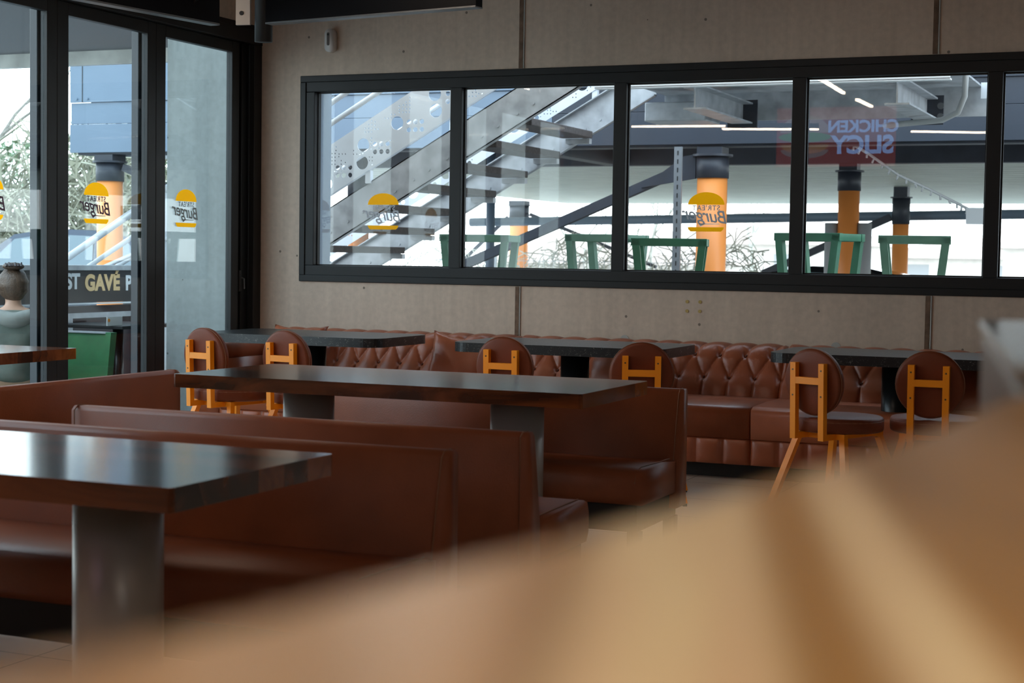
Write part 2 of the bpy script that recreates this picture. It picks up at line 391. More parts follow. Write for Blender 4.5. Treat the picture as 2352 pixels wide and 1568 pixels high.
# left wall above and outside the glazing
bm = nb(); box(bm, (-6.4, 3.89, 2.861), (WX, WY, CEIL)); box(bm, (-6.4, -6.5, 0), (WX, 3.89, CEIL))
struct('wall_left', bm, M['concrete'], 'concrete band above the glazed wall')
struct('wall_front', B((-6.4, -6.7, 0), (5.2, -6.5, CEIL)), mat('brown_wall_paint', (0.10, 0.07, 0.05), 0.7), 'dark wall behind the counter')
bm = nb(); box(bm, (3.2, -6.5, 0), (3.4, -3.2, CEIL)); box(bm, (3.2, -3.2, 2.7), (3.4, -1.0, CEIL)); box(bm, (3.2, -3.2, 0), (3.4, -1.0, 0.9)); box(bm, (3.2, -1.0, 0), (3.4, 10, CEIL))
struct('wall_right', bm, mat('brown_side_wall_paint', (0.16, 0.12, 0.09), 0.7), 'dark wall with an opening to daylight')

# strip window
win = thing('window_1', None, None); win['kind'] = 'structure'; win['label'] = 'long anthracite strip window in the concrete wall'
def border(x0, x1, z0, z1, t, y0, y1, bev=0.004):
    bm = nb()
    box(bm, (x0, y0, z0), (x1, y1, z0+t), bev); box(bm, (x0, y0, z1-t), (x1, y1, z1), bev)
    box(bm, (x0, y0, z0+t), (x0+t, y1, z1-t), bev); box(bm, (x1-t, y0, z0+t), (x1, y1, z1-t), bev)
    return bm
obj('window_trim', border(W0, W1, WZ0, WZ1, 0.045, WY-0.014, WY+0.02), M['anthracite'], win)
obj('window_frame', border(W0+0.043, W1-0.043, WZ0+0.043, WZ1-0.043, 0.07, WY-0.006, WY+0.09), M['anthracite'], win)
PITCH = 1.172; MX = [-4.70+PITCH*k for k in range(5)]
for mx in MX: obj('mullion', B((mx-0.043, WY+0.0, WZ0+0.11), (mx+0.043, WY+0.09, WZ1-0.11), 0.004), M['anthracite'], win)
xs = [W0+0.11]+MX+[W1-0.11]
for a, b in zip(xs, xs[1:]):
    a2 = a+(0.043 if a in MX else 0); b2 = b-(0.043 if b in MX else 0)
    obj('glass_pane', B((a2, WY+0.055, WZ0+0.11), (b2, WY+0.061, WZ1-0.11)), M['glass'], win)
    obj('gasket', border(a2, b2, WZ0+0.113, WZ1-0.113, 0.009, WY+0.040, WY+0.054, 0), M['black'], win)

# glazed left wall: sliding panels
obj('side_reveal', B((-5.872, WY+0.092, WZ0+0.06), (-5.852, WY+0.34, WZ1-0.06)), mat('blue_grey_lining', (0.16, 0.21, 0.27), 0.5), win)
gw = thing('window_2', None, None); gw['kind'] = 'structure'; gw['label'] = 'full height sliding glass wall with anthracite frames'
bm = nb(); box(bm, (WX-0.14, 3.9, 2.72), (WX+0.03, WY-0.002, 2.82), 0.006); box(bm, (WX-0.14, 3.9, 2.82), (WX+0.0, WY-0.002, 2.86))
obj('header_track', bm, M['anthracite'], gw)
obj('sill_track', B((WX-0.14, 3.9, 0.0), (WX+0.02, WY-0.002, 0.05), 0.004), M['anthracite'], gw)
bm = nb()
for k, (x0, x1) in enumerate(((0.0, 0.025), (-0.05, -0.012), (-0.14, -0.062))): box(bm, (WX+x0-0.02, 9.90+0.012*k, 0.05), (WX+x1, WY-0.003, 2.72), 0.003)
box(bm, (WX-0.12, 9.82, 0.05), (WX-0.03, 9.90, 2.72), 0.003); box(bm, (WX-0.10, 9.76, 0.05), (WX-0.05, 9.82, 2.72), 0.003)
obj('jamb', bm, M['anthracite'], gw)
PY = [9.76-0.98*k for k in range(11)]
for k in range(6):
    y1 = PY[k]; y0 = PY[k+1]
    p = obj('panel_frame', (lambda b: (box(b, (WX-0.06, y1-0.09, 0.05), (WX-0.01, y1-0.001, 2.72), 0.004), box(b, (WX-0.06, y0, 0.05), (WX-0.01, y0+0.105, 2.72), 0.004),
        box(b, (WX-0.06, y0+0.105, 2.643), (WX-0.01, y1-0.09, 2.72), 0.004), box(b, (WX-0.06, y0+0.105, 0.05), (WX-0.01, y1-0.09, 0.14), 0.004), b)[-1])(nb()), M['anthracite'], gw)
    obj('glass_pane', B((WX-0.040, y0+0.105, 0.14), (WX-0.034, y1-0.09, 2.643)), M['glass_left'], p)
    obj('outer_stile', B((WX-0.13, y0-0.10, 0.05), (WX-0.075, y0+0.02, 2.72), 0.004), mat('blue_grey_aluminium', (0.012, 0.016, 0.022), 0.4), p)
hd = obj('lock_handle', B((WX-0.03, 9.775, 0.98), (WX-0.008, 9.80, 1.13), 0.006), M['black'], gw)
obj('lock_lever', tube(nb(), [(WX-0.004, 9.79, 1.08), (WX+0.02, 9.79, 1.07), (WX+0.022, 9.79, 1.0)], 0.005, 8), M['silver'], hd)

# ------------------------------------------------------------ dining booths
def make_bench():
    t = thing('booth_bench', 'brown leather booth bench, seat facing away, front of the long walnut table', 'bench')
    L = 0.875
    # leaning back: rear face at y=0, seat side at +y
    bm = nb()
    prof = [(0.0, 0.20), (0.145, 0.20), (0.135, 0.40), (0.105, 0.56), (0.078, 0.685), (0.06, 0.70), (0.02, 0.70), (0.004, 0.685)]
    prism(bm, prof, -L, L, 'x'); bevel_all(bm, 0.014, 4, 25)
    back = obj('backrest', bm, M['leather'], t, True)
    for s in (-1, 1):
        bm = nb()
        pts = [(s*(L-0.016), y+dy, z) for (y, z), dy in (((0.151, 0.26), 0), ((0.137, 0.40), 0.002), ((0.107, 0.56), 0.002), ((0.080, 0.68), 0.002), ((0.062, 0.7005), 0), ((0.02, 0.7015), 0), ((0.002, 0.686), -0.003), ((0, 0.22), -0.002))]
        tube(bm, pts, 0.0022, 6)
        obj('piping', bm, M['thread'], back)
    bm = nb()
    prof = [(0.13, 0.27), (0.58, 0.27), (0.60, 0.30), (0.60, 0.37), (0.585, 0.405), (0.545, 0.418), (0.30, 0.412), (0.12, 0.40)]
    prism(bm, prof, -L+0.005, L-0.005, 'x'); bevel_all(bm, 0.022, 4, 25)
    seat = obj('seat', bm, M['leather'], t, True)
    for s in (-1, 1): obj('seam', tube(nb(), [(s*(L-0.024), 0.17, 0.414), (s*(L-0.024), 0.54, 0.420), (s*(L-0.03), 0.585, 0.40), (s*(L-0.03), 0.603, 0.36)], 0.0022, 6), M['thread'], seat)
    bm = nb()
    box(bm, (-L+0.03, 0.05, 0.16), (L-0.02, 0.09, 0.268)); box(bm, (-L+0.03, 0.53, 0.16), (L-0.02, 0.57, 0.268))
    box(bm, (-L+0.03, 0.09, 0.16), (-L+0.07, 0.53, 0.268)); box(bm, (L-0.06, 0.09, 0.16), (L-0.02, 0.53, 0.268))
    obj('base_frame', bm, M['black'], t)
    for x in (-L+0.05, L-0.04):
        for y in (0.075, 0.545): obj('leg', B((x-0.03, y-0.025, 0), (x+0.02, y+0.025, 0.16)), M['black'], t)
    return t
bench = make_bench(); bench.location = (-2.82, 4.68, 0)
dup(bench, (-2.905, 6.70, 0), PI, 'brown leather booth bench behind the long walnut table, seat facing the table')
dup(bench, (-2.825, 4.20, 0), PI, 'brown leather booth bench nearest the camera, half hidden by the near walnut table')
dup(bench, (-4.40, 5.50, 0), PI/2, 'brown leather booth bench at left turned towards the glass wall')

def make_table(name, label, L, D, m, th=0.055, ped=(-0.48, 0.48), loc=(0, 0, 0), rz=0):
    t = thing(name, label, 'table', loc, rz)
    bm = prism(nb(), rrect(-L/2, L/2, -D/2, D/2, 0.012, 3), 0.75-th, 0.75, 'z'); bevel_all(bm, 0.004, 2, 60)
    obj('tabletop', bm, m, t)
    for px in ped:
        p = obj('pedestal', cyl(nb(), (px, 0, 0.012), 0.108, 0.75-th-0.012, 48), M['steelcol'], t, True)
        obj('base_plate', cyl(nb(), (px, 0, 0), 0.24, 0.012, 48, bev=0.003), M['steelcol'], p)
    for p in t.children:
        if p.name.startswith('pedestal'):
            for f in p.data.polygons: f.use_smooth = abs(f.normal.z) < 0.5
    return t
make_table('booth_table', 'long walnut table with grey steel pedestals between two booth benches', 1.80, 0.775, M['walnut'], loc=(-3.003, 5.985, 0))
make_table('booth_table', 'near walnut table with grey steel pedestal at lower left', 1.80, 0.70, M['walnut'], loc=(-2.905, 3.22, 0), ped=(-0.5, 0.505))
make_table('booth_table', 'lighter walnut table standing against the glass wall', 1.80, 0.80, M['walnut_y'], loc=(-5.73, 5.90, 0), rz=PI/2)

def dark_table(loc, label):
    t = thing('marbled_table', label, 'table', loc, 0, 'black marbled tables along the tufted sofa')
    bm = prism(nb(), rrect(-0.65, 0.65, -0.375, 0.375, 0.11, 8), 0.695, 0.75, 'z'); bevel_all(bm, 0.003, 2, 60)
    obj('tabletop', bm, M['stone'], t)
    p = obj('pedestal', cyl(nb(), (0, 0, 0.012), 0.085, 0.683, 40), M['blacksteel'], t, True)
    obj('base_plate', cyl(nb(), (0, 0, 0), 0.25, 0.012, 40, bev=0.003), M['blacksteel'], t)
    for f in p.data.polygons: f.use_smooth = abs(f.normal.z) < 0.5
    return t
dark_table((-5.20, 8.98, 0), 'black marbled table at left, before the corner of the tufted sofa')
dark_table((-3.42, 8.98, 0), 'black marbled table in the middle of the tufted sofa')
dark_table((-1.56, 9.13, 0), 'black marbled table at right behind the steel bin')

# ------------------------------------------------------------ orange chairs
def make_chair():
    t = thing('round_back_chair', 'x', 'chair')
    bz, br = 0.665, 0.164
    tilt = R(6)
    def disc(c, r, th, normal_rot, seg=48, puff=0.006):
        bm = nb(); rings = []
        prof = [(0.0, -th/2-puff*0.4), (r*0.55, -th/2-puff*0.3), (r-0.014, -th/2), (r-0.004, -th/2+0.005), (r, -th/2+0.014), (r+0.001, 0), (r, th/2-0.014), (r-0.004, th/2-0.005), (r-0.014, th/2), (r*0.6, th/2+puff), (0.0, th/2+puff*1.3)]
        for q, z in prof:
            if q == 0: rings.append([bm.verts.new((0, 0, z))]); continue
            rings.append([bm.verts.new((math.cos(2*PI*k/seg)*q, math.sin(2*PI*k/seg)*q, z)) for k in range(seg)])
        for a, b in zip(rings, rings[1:]):
            for k in range(seg):
                if len(a) == 1: bm.faces.new((a[0], b[k], b[(k+1) % seg]))
                elif len(b) == 1: bm.faces.new((a[k], a[(k+1) % seg], b[0]))
                else: bm.faces.new((a[k], a[(k+1) % seg], b[(k+1) % seg], b[k]))
        bmesh.ops.transform(bm, matrix=Matrix.Translation(c) @ normal_rot, verts=bm.verts)
        return bm
    rb = Matrix.Rotation(-PI/2+tilt, 4, 'X')
    bk = obj('backrest', disc(Vector((0, -0.190, bz)), br, 0.05, rb), M['leather_dark'], t, True)
    pts = [Matrix.Translation((0, -0.190, bz)) @ rb @ Vector((math.cos(a)*(br+0.0015), math.sin(a)*(br+0.0015), -0.010)) for a in [2*PI*k/40 for k in range(41)]]
    obj('seam', tube(nb(), pts, 0.0018, 5, False), M['thread'], bk)
    st = obj('seat', disc(Vector((0, 0.02, 0.4525)), 0.222, 0.074, Matrix.Identity(4)), M['leather_dark'], t, True)
    obj('seam', tube(nb(), [(math.cos(2*PI*k/40)*0.2215, 0.02+math.sin(2*PI*k/40)*0.2215, 0.470) for k in range(41)], 0.0018, 5, False), M['thread'], st)
    W = 0.031
    def up(z): return -0.232-(z-0.40)*0.03
    for s in (-1, 1):
        u = obj('upright', sq(nb(), [(s*0.083, up(0.385), 0.385), (s*0.083, up(0.76), 0.76)], W), M['orange'], t)
        for z in (0.725, 0.60): obj('screw', tube(nb(), [(s*0.083, up(z)-0.017, z), (s*0.083, up(z)-0.0145, z)], 0.0045, 10), M['screw'], u)
    obj('crossbar', B((-0.068, up(0.672)-0.015, 0.656), (0.068, up(0.672)+0.015, 0.690), 0.001), M['orange'], t)
    bm = nb()
    for s in (-1, 1): box(bm, (s*0.083-0.0155, -0.217, 0.385), (s*0.083+0.0155, 0.16, 0.4145), 0.001)
    box(bm, (-0.15, -0.145, 0.386), (-0.0985, -0.114, 0.4145)); box(bm, (0.0985, -0.145, 0.386), (0.15, -0.114, 0.4145)); box(bm, (-0.0675, -0.145, 0.386), (0.0675, -0.114, 0.4145))
    box(bm, (-0.15, 0.16, 0.386), (0.15, 0.191, 0.4145))
    obj('seat_frame', bm, M['orange'], t)
    for sx_ in (-1, 1):
        for sy_ in (-1, 1):
            y0 = -0.13 if sy_ < 0 else 0.176
            lg = obj('leg', tube(nb(), [(sx_*0.135, y0, 0.386), (sx_*0.232, y0+sy_*0.10, 0.012)], 0.022, 4, True, None, 0), M['orange'], t)
            obj('foot_pad', cyl(nb(), (sx_*0.232, y0+sy_*0.10, 0), 0.012, 0.012, 12), M['silver'], lg)
    return t
ch = make_chair()
chairs = [((-1.67, 8.05), -23, 'brown round-back chair with orange H frame, turned sideways, first to the left of the steel bin side chair'),
          ((-1.215, 8.23), 0, 'brown round-back orange chair nearest the steel bin, legs hidden'),
          ((-3.415, 8.13), -2, 'brown round-back orange chair, left one before the middle marbled table'),
          ((-2.69, 8.06), 17, 'brown round-back orange chair directly behind the booth bench corner'),
          ((-5.125, 7.92), -13, 'leftmost brown round-back orange chair, next to the glass wall'),
          ((-4.64, 7.97), -9, 'brown round-back orange chair, second from the glass wall')]
for i, ((x, y), a, lab) in enumerate(chairs):
    if i == 0: ch.location = (x, y, 0); ch.rotation_euler = (0, 0, R(a)); ch['label'] = 'brown round-back chair on orange frame turned sideways, legs fully seen before the right marbled table'
    else: dup(ch, (x, y, 0), R(a), lab)

# ------------------------------------------------------------ tufted sofa
SW = 1.77; NB = 11; BW = SW/NB
def sofa_profile():
    P = [(9.575, 0.40), (9.585, 0.44), (9.60, 0.48), (9.625, 0.515), (9.655, 0.545), (9.675, 0.575), (9.69, 0.61), (9.705, 0.645), (9.735, 0.68), (9.775, 0.705), (9.83, 0.715), (9.88, 0.71), (9.93, 0.695), (9.965, 0.66)]
    out = []; N = 64
    L = [0.0]
    for a, b in zip(P, P[1:]): L.append(L[-1]+math.dist(a, b))
    for i in range(N+1):
        s = L[-1]*i/N
        j = max(k for k in range(len(L)) if L[k] <= s+1e-9); j = min(j, len(P)-2)
        f = (s-L[j])/(L[j+1]-L[j]); out.append((s, P[j][0]+(P[j+1][0]-P[j][0])*f, P[j][1]+(P[j+1][1]-P[j][1])*f))
    # smooth
    for _ in range(4):
        o2 = list(out)
        for i in range(1, N): o2[i] = (out[i][0], (out[i-1][1]+out[i][1]*2+out[i+1][1])/4, (out[i-1][2]+out[i][2]*2+out[i+1][2])/4)
        out = o2
    return out
PROF = sofa_profile()
def arc_at(z): return min(PROF, key=lambda p: abs(p[2]-z) if p[1] < 9.8 else 9)[0]
S1, S2 = arc_at(0.538), arc_at(0.668)
def tuft_h(a, s):
    b = (s-S1)/(S2-S1)
    if b < 0:
        h = abs(math.sin(PI*a))**0.32
        w = min(1, -b*2.5); h2 = abs(math.sin(PI*(a-b/2))*math.sin(PI*(a+b/2)))**0.30; h = h*w+h2*(1-w)
    elif b < 1: h = abs(math.sin(PI*(a-b/2))*math.sin(PI*(a+b/2)))**0.30
    else:
        t_ = b-1; h2 = abs(math.sin(PI*(a-0.5-t_/2))*math.sin(PI*(a+0.5+t_/2)))**0.30
        h = abs(math.sin(PI*(a-0.5-min(t_, 1.4)*0.30)))**0.35; w = min(1, t_*2.5); h = h*w+h2*(1-w)
    pit = 0
    for kb, ss in ((round(a), S1), (round(a-0.5)+0.5, S2)):
        d2 = ((a-kb)*BW)**2+(s-ss)**2; pit += math.exp(-d2/(0.017**2))
    return 0.031*h-0.013*pit
def tufted_back(x0, ncell, parent, name='tufted_back'):
    bm = nb(); K = 24; n = ncell*K; rows = []
    for i, (s, y, z) in enumerate(PROF):
        a = PROF[max(0, i-1)]; b = PROF[min(len(PROF)-1, i+1)]
        ty, tz = b[1]-a[1], b[2]-a[2]; l_ = math.hypot(ty, tz); ny, nz_ = -tz/l_, ty/l_
        row = []
        for k in range(n+1):
            h = tuft_h(k/K, s)
            edge = 1.0
            if i > len(PROF)-6: edge = (len(PROF)-1-i)/5
            if k < 3 or k > n-3: edge *= (min(k, n-k)/3)*0.6+0.4
            row.append(bm.verts.new((x0+k*BW/K, y+ny*h*edge, z+nz_*h*edge)))
        rows.append(row)
    for r0, r1 in zip(rows, rows[1:]):
        for k in range(n): bm.faces.new((r0[k], r0[k+1], r1[k+1], r1[k]))
    # rear and ends
    e0 = [r[0] for r in rows]; e1 = [r[-1] for r in rows]
    b0 = [bm.verts.new((v.co.x, 9.985, min(v.co.z, 0.655))) for v in (rows[0][0], rows[-1][0])]
    b1 = [bm.verts.new((v.co.x, 9.985, min(v.co.z, 0.655))) for v in (rows[0][-1], rows[-1][-1])]
    bm.faces.new(e0+[b0[1], b0[0]]); bm.faces.new((e1+[b1[1], b1[0]])[::-1])
    bm.faces.new((b0[0], b0[1], b1[1], b1[0])); bm.faces.new([*rows[-1][::-1], b0[1], b1[1]][::-1])
    bm.faces.new([*rows[0], b1[0], b0[0]][::-1])
    return obj(name, bm, M['leather_red'], parent, True)
def make_sofa():
    t = thing('tufted_sofa', 'x', 'sofa', (0, 0, 0), 0, 'tufted sofa sections along the concrete wall')
    bk = tufted_back(0.0, NB, t)
    def pos(ss):
        p = min(PROF, key=lambda q: abs(q[0]-ss)); return p[1], p[2]
    for ss, off in ((S1, 0), (S2, 0.5)):
        y, z = pos(ss)
        for k in range(NB+(0 if off else 1)):
            a = k+off
            if a == 0 or a == NB: continue
            bm = nb(); bmesh.ops.create_uvsphere(bm, u_segments=10, v_segments=6, radius=0.008)
            o = obj('button', bm, M['button'], bk, True); o.location = (a*BW, y+0.001, z)
    bm = nb()
    prof = [(8.93, 0.245), (9.62, 0.245), (9.62, 0.43), (9.3, 0.433), (8.97, 0.428), (8.925, 0.41), (8.92, 0.38)]
    prism(bm, prof, 0.006, SW-0.006, 'x'); bevel_all(bm, 0.016, 4, 30)
    obj('seat_cushion', bm, M['leather_red'], t, True)
    # pleated base band
    bm = nb(); K = 10
    zs = [0.095, 0.10, 0.115, 0.14, 0.17, 0.20, 0.225, 0.238, 0.243]
    rows = []
    for z in zs:
        f = min(1, min(z-0.09, 0.246-z)/0.03); f = math.sqrt(max(0, f))
        rows.append([bm.verts.new((k*BW/K, 8.955-0.028*f*(abs(math.sin(PI*k/K))**0.35), z)) for k in range(NB*K+1)])
    for a, b in zip(rows, rows[1:]):
        for k in range(NB*K): bm.faces.new((a[k], a[k+1], b[k+1], b[k]))
    back = [bm.verts.new((x, 9.9, z)) for x in (0, SW) for z in (0.095, 0.243)]
    bm.faces.new([r[0] for r in rows]+[back[1], back[0]]); bm.faces.new([r[-1] for r in rows][::-1]+[back[2], back[3]])
    bm.faces.new(rows[0][::-1]+[back[0], back[2]]); bm.faces.new(rows[-1]+[back[3], back[1]])
    obj('base_band', bm, M['leather_red'], t, True)
    obj('plinth', B((0.0, 9.10, 0.0), (SW, 9.9, 0.095)), M['black'], t)
    return t
sofa = make_sofa(); sofa.location = (-4.11, 0, 0); sofa['label'] = 'brown tufted leather sofa section behind the middle marbled table'
dup(sofa, (-5.88, 0, 0), 0, 'brown tufted leather sofa section in the corner, left marbled table before it')
dup(sofa, (-2.34, 0, 0), 0, 'brown tufted leather sofa section behind the right marbled table')
dup(sofa, (-0.57, 0, 0), 0, 'brown tufted leather sofa section hidden behind the steel bin')
# rolled arm at the left end of the run
arm = thing('sofa_arm', 'rolled leather sofa arm with pleated front at the left end of the sofa run', 'sofa arm', (-5.985, 0, 0))
bm = nb(); seg = 20; rings = []
ys = [8.95, 8.965, 9.0, 9.06]+[9.06+0.065*k for k in range(1, 13)]+[9.90]
for j, y in enumerate(ys):
    puff = 1.0 if 0 < j < len(ys)-1 else 0.8
    ring = []
    for k in range(seg+1):
        a = -0.35*PI+1.7*PI*k/seg
        h = 0.012*abs(math.sin(PI*(y-9.0)/0.16))**0.5*(1 if j > 2 else 0)
        r = (0.088+h)*puff
        ring.append(bm.verts.new((math.cos(a)*r-0.005, y, 0.60+math.sin(a)*r)))
    rings.append(ring)
for a, b in zip(rings, rings[1:]):
    for k in range(seg): bm.faces.new((a[k], a[k+1], b[k+1], b[k]))
bm.faces.new(rings[0]); bm.faces.new(rings[-1][::-1])
obj('arm_roll', bm, M['leather_red'], arm, True)
obj('arm_panel', bevel_all(B((-0.062, 8.95, 0.10), (0.098, 9.9, 0.56)), 0.02, 3), M['leather_red'], arm, True)
bm = nb()
for k in range(26):
    a = 2*PI*k/26; tube(bm, [(math.cos(a)*0.060-0.005, 8.944, 0.60+math.sin(a)*0.060), (math.cos(a)*0.084-0.005, 8.952, 0.60+math.sin(a)*0.084)], 0.004, 6)
obj('pleats', bm, M['leather_dark'], arm, True)
obj('arm_base', B((-0.055, 9.05, 0.0), (0.09, 9.85, 0.10)), M['black'], arm)

def pillow(loc, rot, label, size=0.42):
    bm = nb(); n = 18; g = {}
    for s in (1, -1):
        for i in range(n+1):
            for j in range(n+1):
                u = -1+2*i/n; v = -1+2*j/n
                if s == -1 and (i in (0, n) or j in (0, n)): g[(s, i, j)] = g[(1, i, j)]; continue
                e = (1-u*u)*(1-v*v)
                pinch = 1-0.10*(1-abs(u*v)) * (1 if abs(u) > 0.98 or abs(v) > 0.98 else 0) 
                x = u*(1-0.12*(1-v*v)); y = v*(1-0.13*(1-u*u))
                wr = 0.006*math.sin(u*22+v*5)*(abs(v)**3)+0.006*math.sin(v*19)*(abs(u)**3)
                z = s*(0.075*max(0, e)**0.42+0.004)+wr
                if i in (0, n) or j in (0, n): z = wr
                g[(s, i, j)] = bm.verts.new((x*size/2, z, y*size/2))
    for s in (1, -1):
        for i in range(n):
            for j in range(n):
                bm.faces.new((g[(s, i, j)], g[(s, i+1, j)], g[(s, i+1, j+1)], g[(s, i, j+1)]))
    o = obj('throw_pillow', bm, M['leather_red'], None, True)
    o.location = loc; o.rotation_euler = rot
    return tag(o, label, 'cushion', 'leather throw pillows on the tufted sofa')
pillow((-5.66, 9.555, 0.556), (R(-14), 0, R(-4)), 'brown leather pillow whose top edge shows above the left marbled table', 0.44)
pillow((-4.44, 9.53, 0.535), (R(-16), R(8), R(8)), 'creased brown leather pillow leaning between the left and middle marbled tables', 0.43)
pillow((-3.36, 9.50, 0.55), (R(-22), 0, R(-10)), 'shiny brown leather pillow behind the middle black pedestal', 0.36)
pillow((-1.13, 9.42, 0.53), (R(-28), R(4), R(-6)), 'brown leather pillow partly hidden by the steel bin', 0.36)

# ------------------------------------------------------------ foreground counter and bin
A6 = R(-5.5)
ct = thing('bar_counter', 'blurred honey-coloured wooden high counter filling the foreground', 'counter', (-0.154, 0.10, 0), A6)
edge = [(-0.03, -0.9), (-0.0098, 0.0804), (-0.0037, 0.1011), (0.0001, 0.1246), (0.0026, 0.1499), (0.0055, 0.1772), (0.0099, 0.221), (0.0151, 0.2817), (0.0178, 0.3895), (0.0175, 0.507), (0.0147, 0.5881), (0.012, 0.655), (0.02, 0.682), (0.045, 0.692), (0.95, 0.692), (0.95, -0.9)]
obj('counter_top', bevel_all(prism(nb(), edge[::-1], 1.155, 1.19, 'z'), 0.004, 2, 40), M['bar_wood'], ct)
obj('counter_body', B((0.25, -0.7, 0.0), (0.85, 0.5, 1.155)), M['black'], ct)
bn = thing('steel_bin', 'tall stainless steel bin beside the counter at right edge', 'bin', (-0.182, 1.492, 0), R(8.6))
def binbox(x0, x1, y0, y1, z0, z1, bev): return B((x0, y0, z0), (x1, y1, z1), bev, 3)
obj('bin_body', binbox(0.0, 0.60, -0.66, 0.0, 0.05, 1.19, 0.006), mat('stainless_dark_reflection', (0.26, 0.22, 0.19), 0.35, 0.7), bn)  # body colour darkened to carry the dark surroundings the steel mirrors
obj('bin_top', binbox(-0.003, 0.603, -0.663, 0.003, 1.1905, 1.201, 0.003), M['stainless'], bn)
obj('bin_plinth', B((0.03, -0.63, 0), (0.57, -0.03, 0.05)), M['black'], bn)

# ------------------------------------------------------------ hanging screens
def screen(loc, rz, w, label, dirn=1):
    t = thing('hanging_screen', label, 'screen', loc, rz)
    obj('casing', bevel_all(B((0, -0.03, 0.0), (w, 0.03, 0.72)), 0.004, 2), M['screen'], t)
    obj('bezel', B((0, -0.034, -0.006), (w, 0.034, 0.004), 0.002), M['silver'], t)
    return t
pole = thing('ceiling_pole', 'black steel pole hanging from ceiling with screens around it', 'pole', (-4.93, 7.93, 0))
obj('tube', cyl(nb(), (0, 0, 2.44), 0.05, CEIL-2.44, 32), M['black'], pole, True)
obj('ceiling_plate', cyl(nb(), (0, 0, CEIL-0.012), 0.14, 0.012, 32), M['black'], pole)
screen((-4.74, 7.68, 2.50), R(-8.5), 1.36, 'dark hanging screen to the right of the ceiling pole')
screen((-5.045, 7.62, 2.50), R(-99.5), 1.35, 'dark hanging screen running towards the camera from the ceiling pole')
br = thing('screen_bracket', 'brushed metal bracket plate hanging beside the ceiling pole', 'bracket', (-5.03, 7.90, 0), R(10))
obj('plate', bevel_all(B((-0.055, -0.01, 2.535), (0.03, 0.01, 3.4)), 0.003), M['steelcol'], br)
obj('bolt', tube(nb(), [(-0.02, -0.016, 2.60), (-0.02, -0.009, 2.60)], 0.012, 12), M['black'], br)
bm = nb()
for k in range(4):
    x = -5.07+0.012*k; y = 7.47
    tube(bm, [(x, y, 2.78+0.02*k), (x-0.03+0.02*k, y-0.04, 2.66), (x+0.01, y-0.05, 2.58+0.01*k), (x+0.035, y-0.03, 2.62), (x+0.02, y, 2.70)], 0.007, 8)
cb = obj('cable_bundle', bm, M['cable'], None, True); tag(cb, 'black cables with a yellowed plug looped at the end of the left screen', 'cable')
obj('plug', tube(nb(), [(-5.06, 7.42, 2.66), (-5.06, 7.42, 2.76)], 0.016, 12), M['plug'], cb)

# motion detector, brass inserts, anchors on the concrete wall
dt = thing('motion_detector', 'white wall motion detector above the strip window', 'detector', (-5.656, WY, 2.735))
bm = prism(nb(), rrect(-0.036, 0.036, -0.08, 0.08, 0.034, 8), 0.0, 0.05, 'z'); bevel_all(bm, 0.01, 3, 50)
bmesh.ops.transform(bm, matrix=Matrix.Rotation(PI/2, 4, 'X'), verts=bm.verts)
obj('housing', bm, M['white'], dt, True)
bm = prism(nb(), rrect(-0.017, 0.003, -0.035, 0.055, 0.009, 5), 0.048, 0.053, 'z'); bmesh.ops.transform(bm, matrix=Matrix.Rotation(PI/2, 4, 'X'), verts=bm.verts)
lens = obj('lens_panel', bm, mat('dark_lens', (0.18, 0.17, 0.16), 0.15), dt)
bm = nb(); tube(bm, [(-0.007, -0.053, 0.040), (-0.007, -0.056, 0.040)], 0.007, 12); obj('sensor', bm, M['black'], lens)
n_ins = 0
for dx, dz in ((0, 0), (0.085, 0), (0, -0.06), (0.085, -0.06)):
    o = obj('wall_insert', tube(nb(), [(-3.048+dx, WY-0.004, 0.985+dz), (-3.048+dx, WY+0.001, 0.985+dz)], 0.011, 16), M['brass'])
    tag(o, ('upper' if dz == 0 else 'lower')+(' left' if dx == 0 else ' right')+' of four small brass inserts in the concrete below the window', 'insert', 'brass inserts in the concrete')
for x, w in ((-3.465, 'middle'), (-2.088, 'right')):
    o = obj('lifting_anchor', tube(nb(), [(x, WY-0.004, 0.728), (x, WY+0.001, 0.728)], 0.03, 20), M['sealpipe'])
    tag(o, 'round recessed lifting anchor in the wall just above the sofa, beyond the %s marbled table' % w, 'anchor')

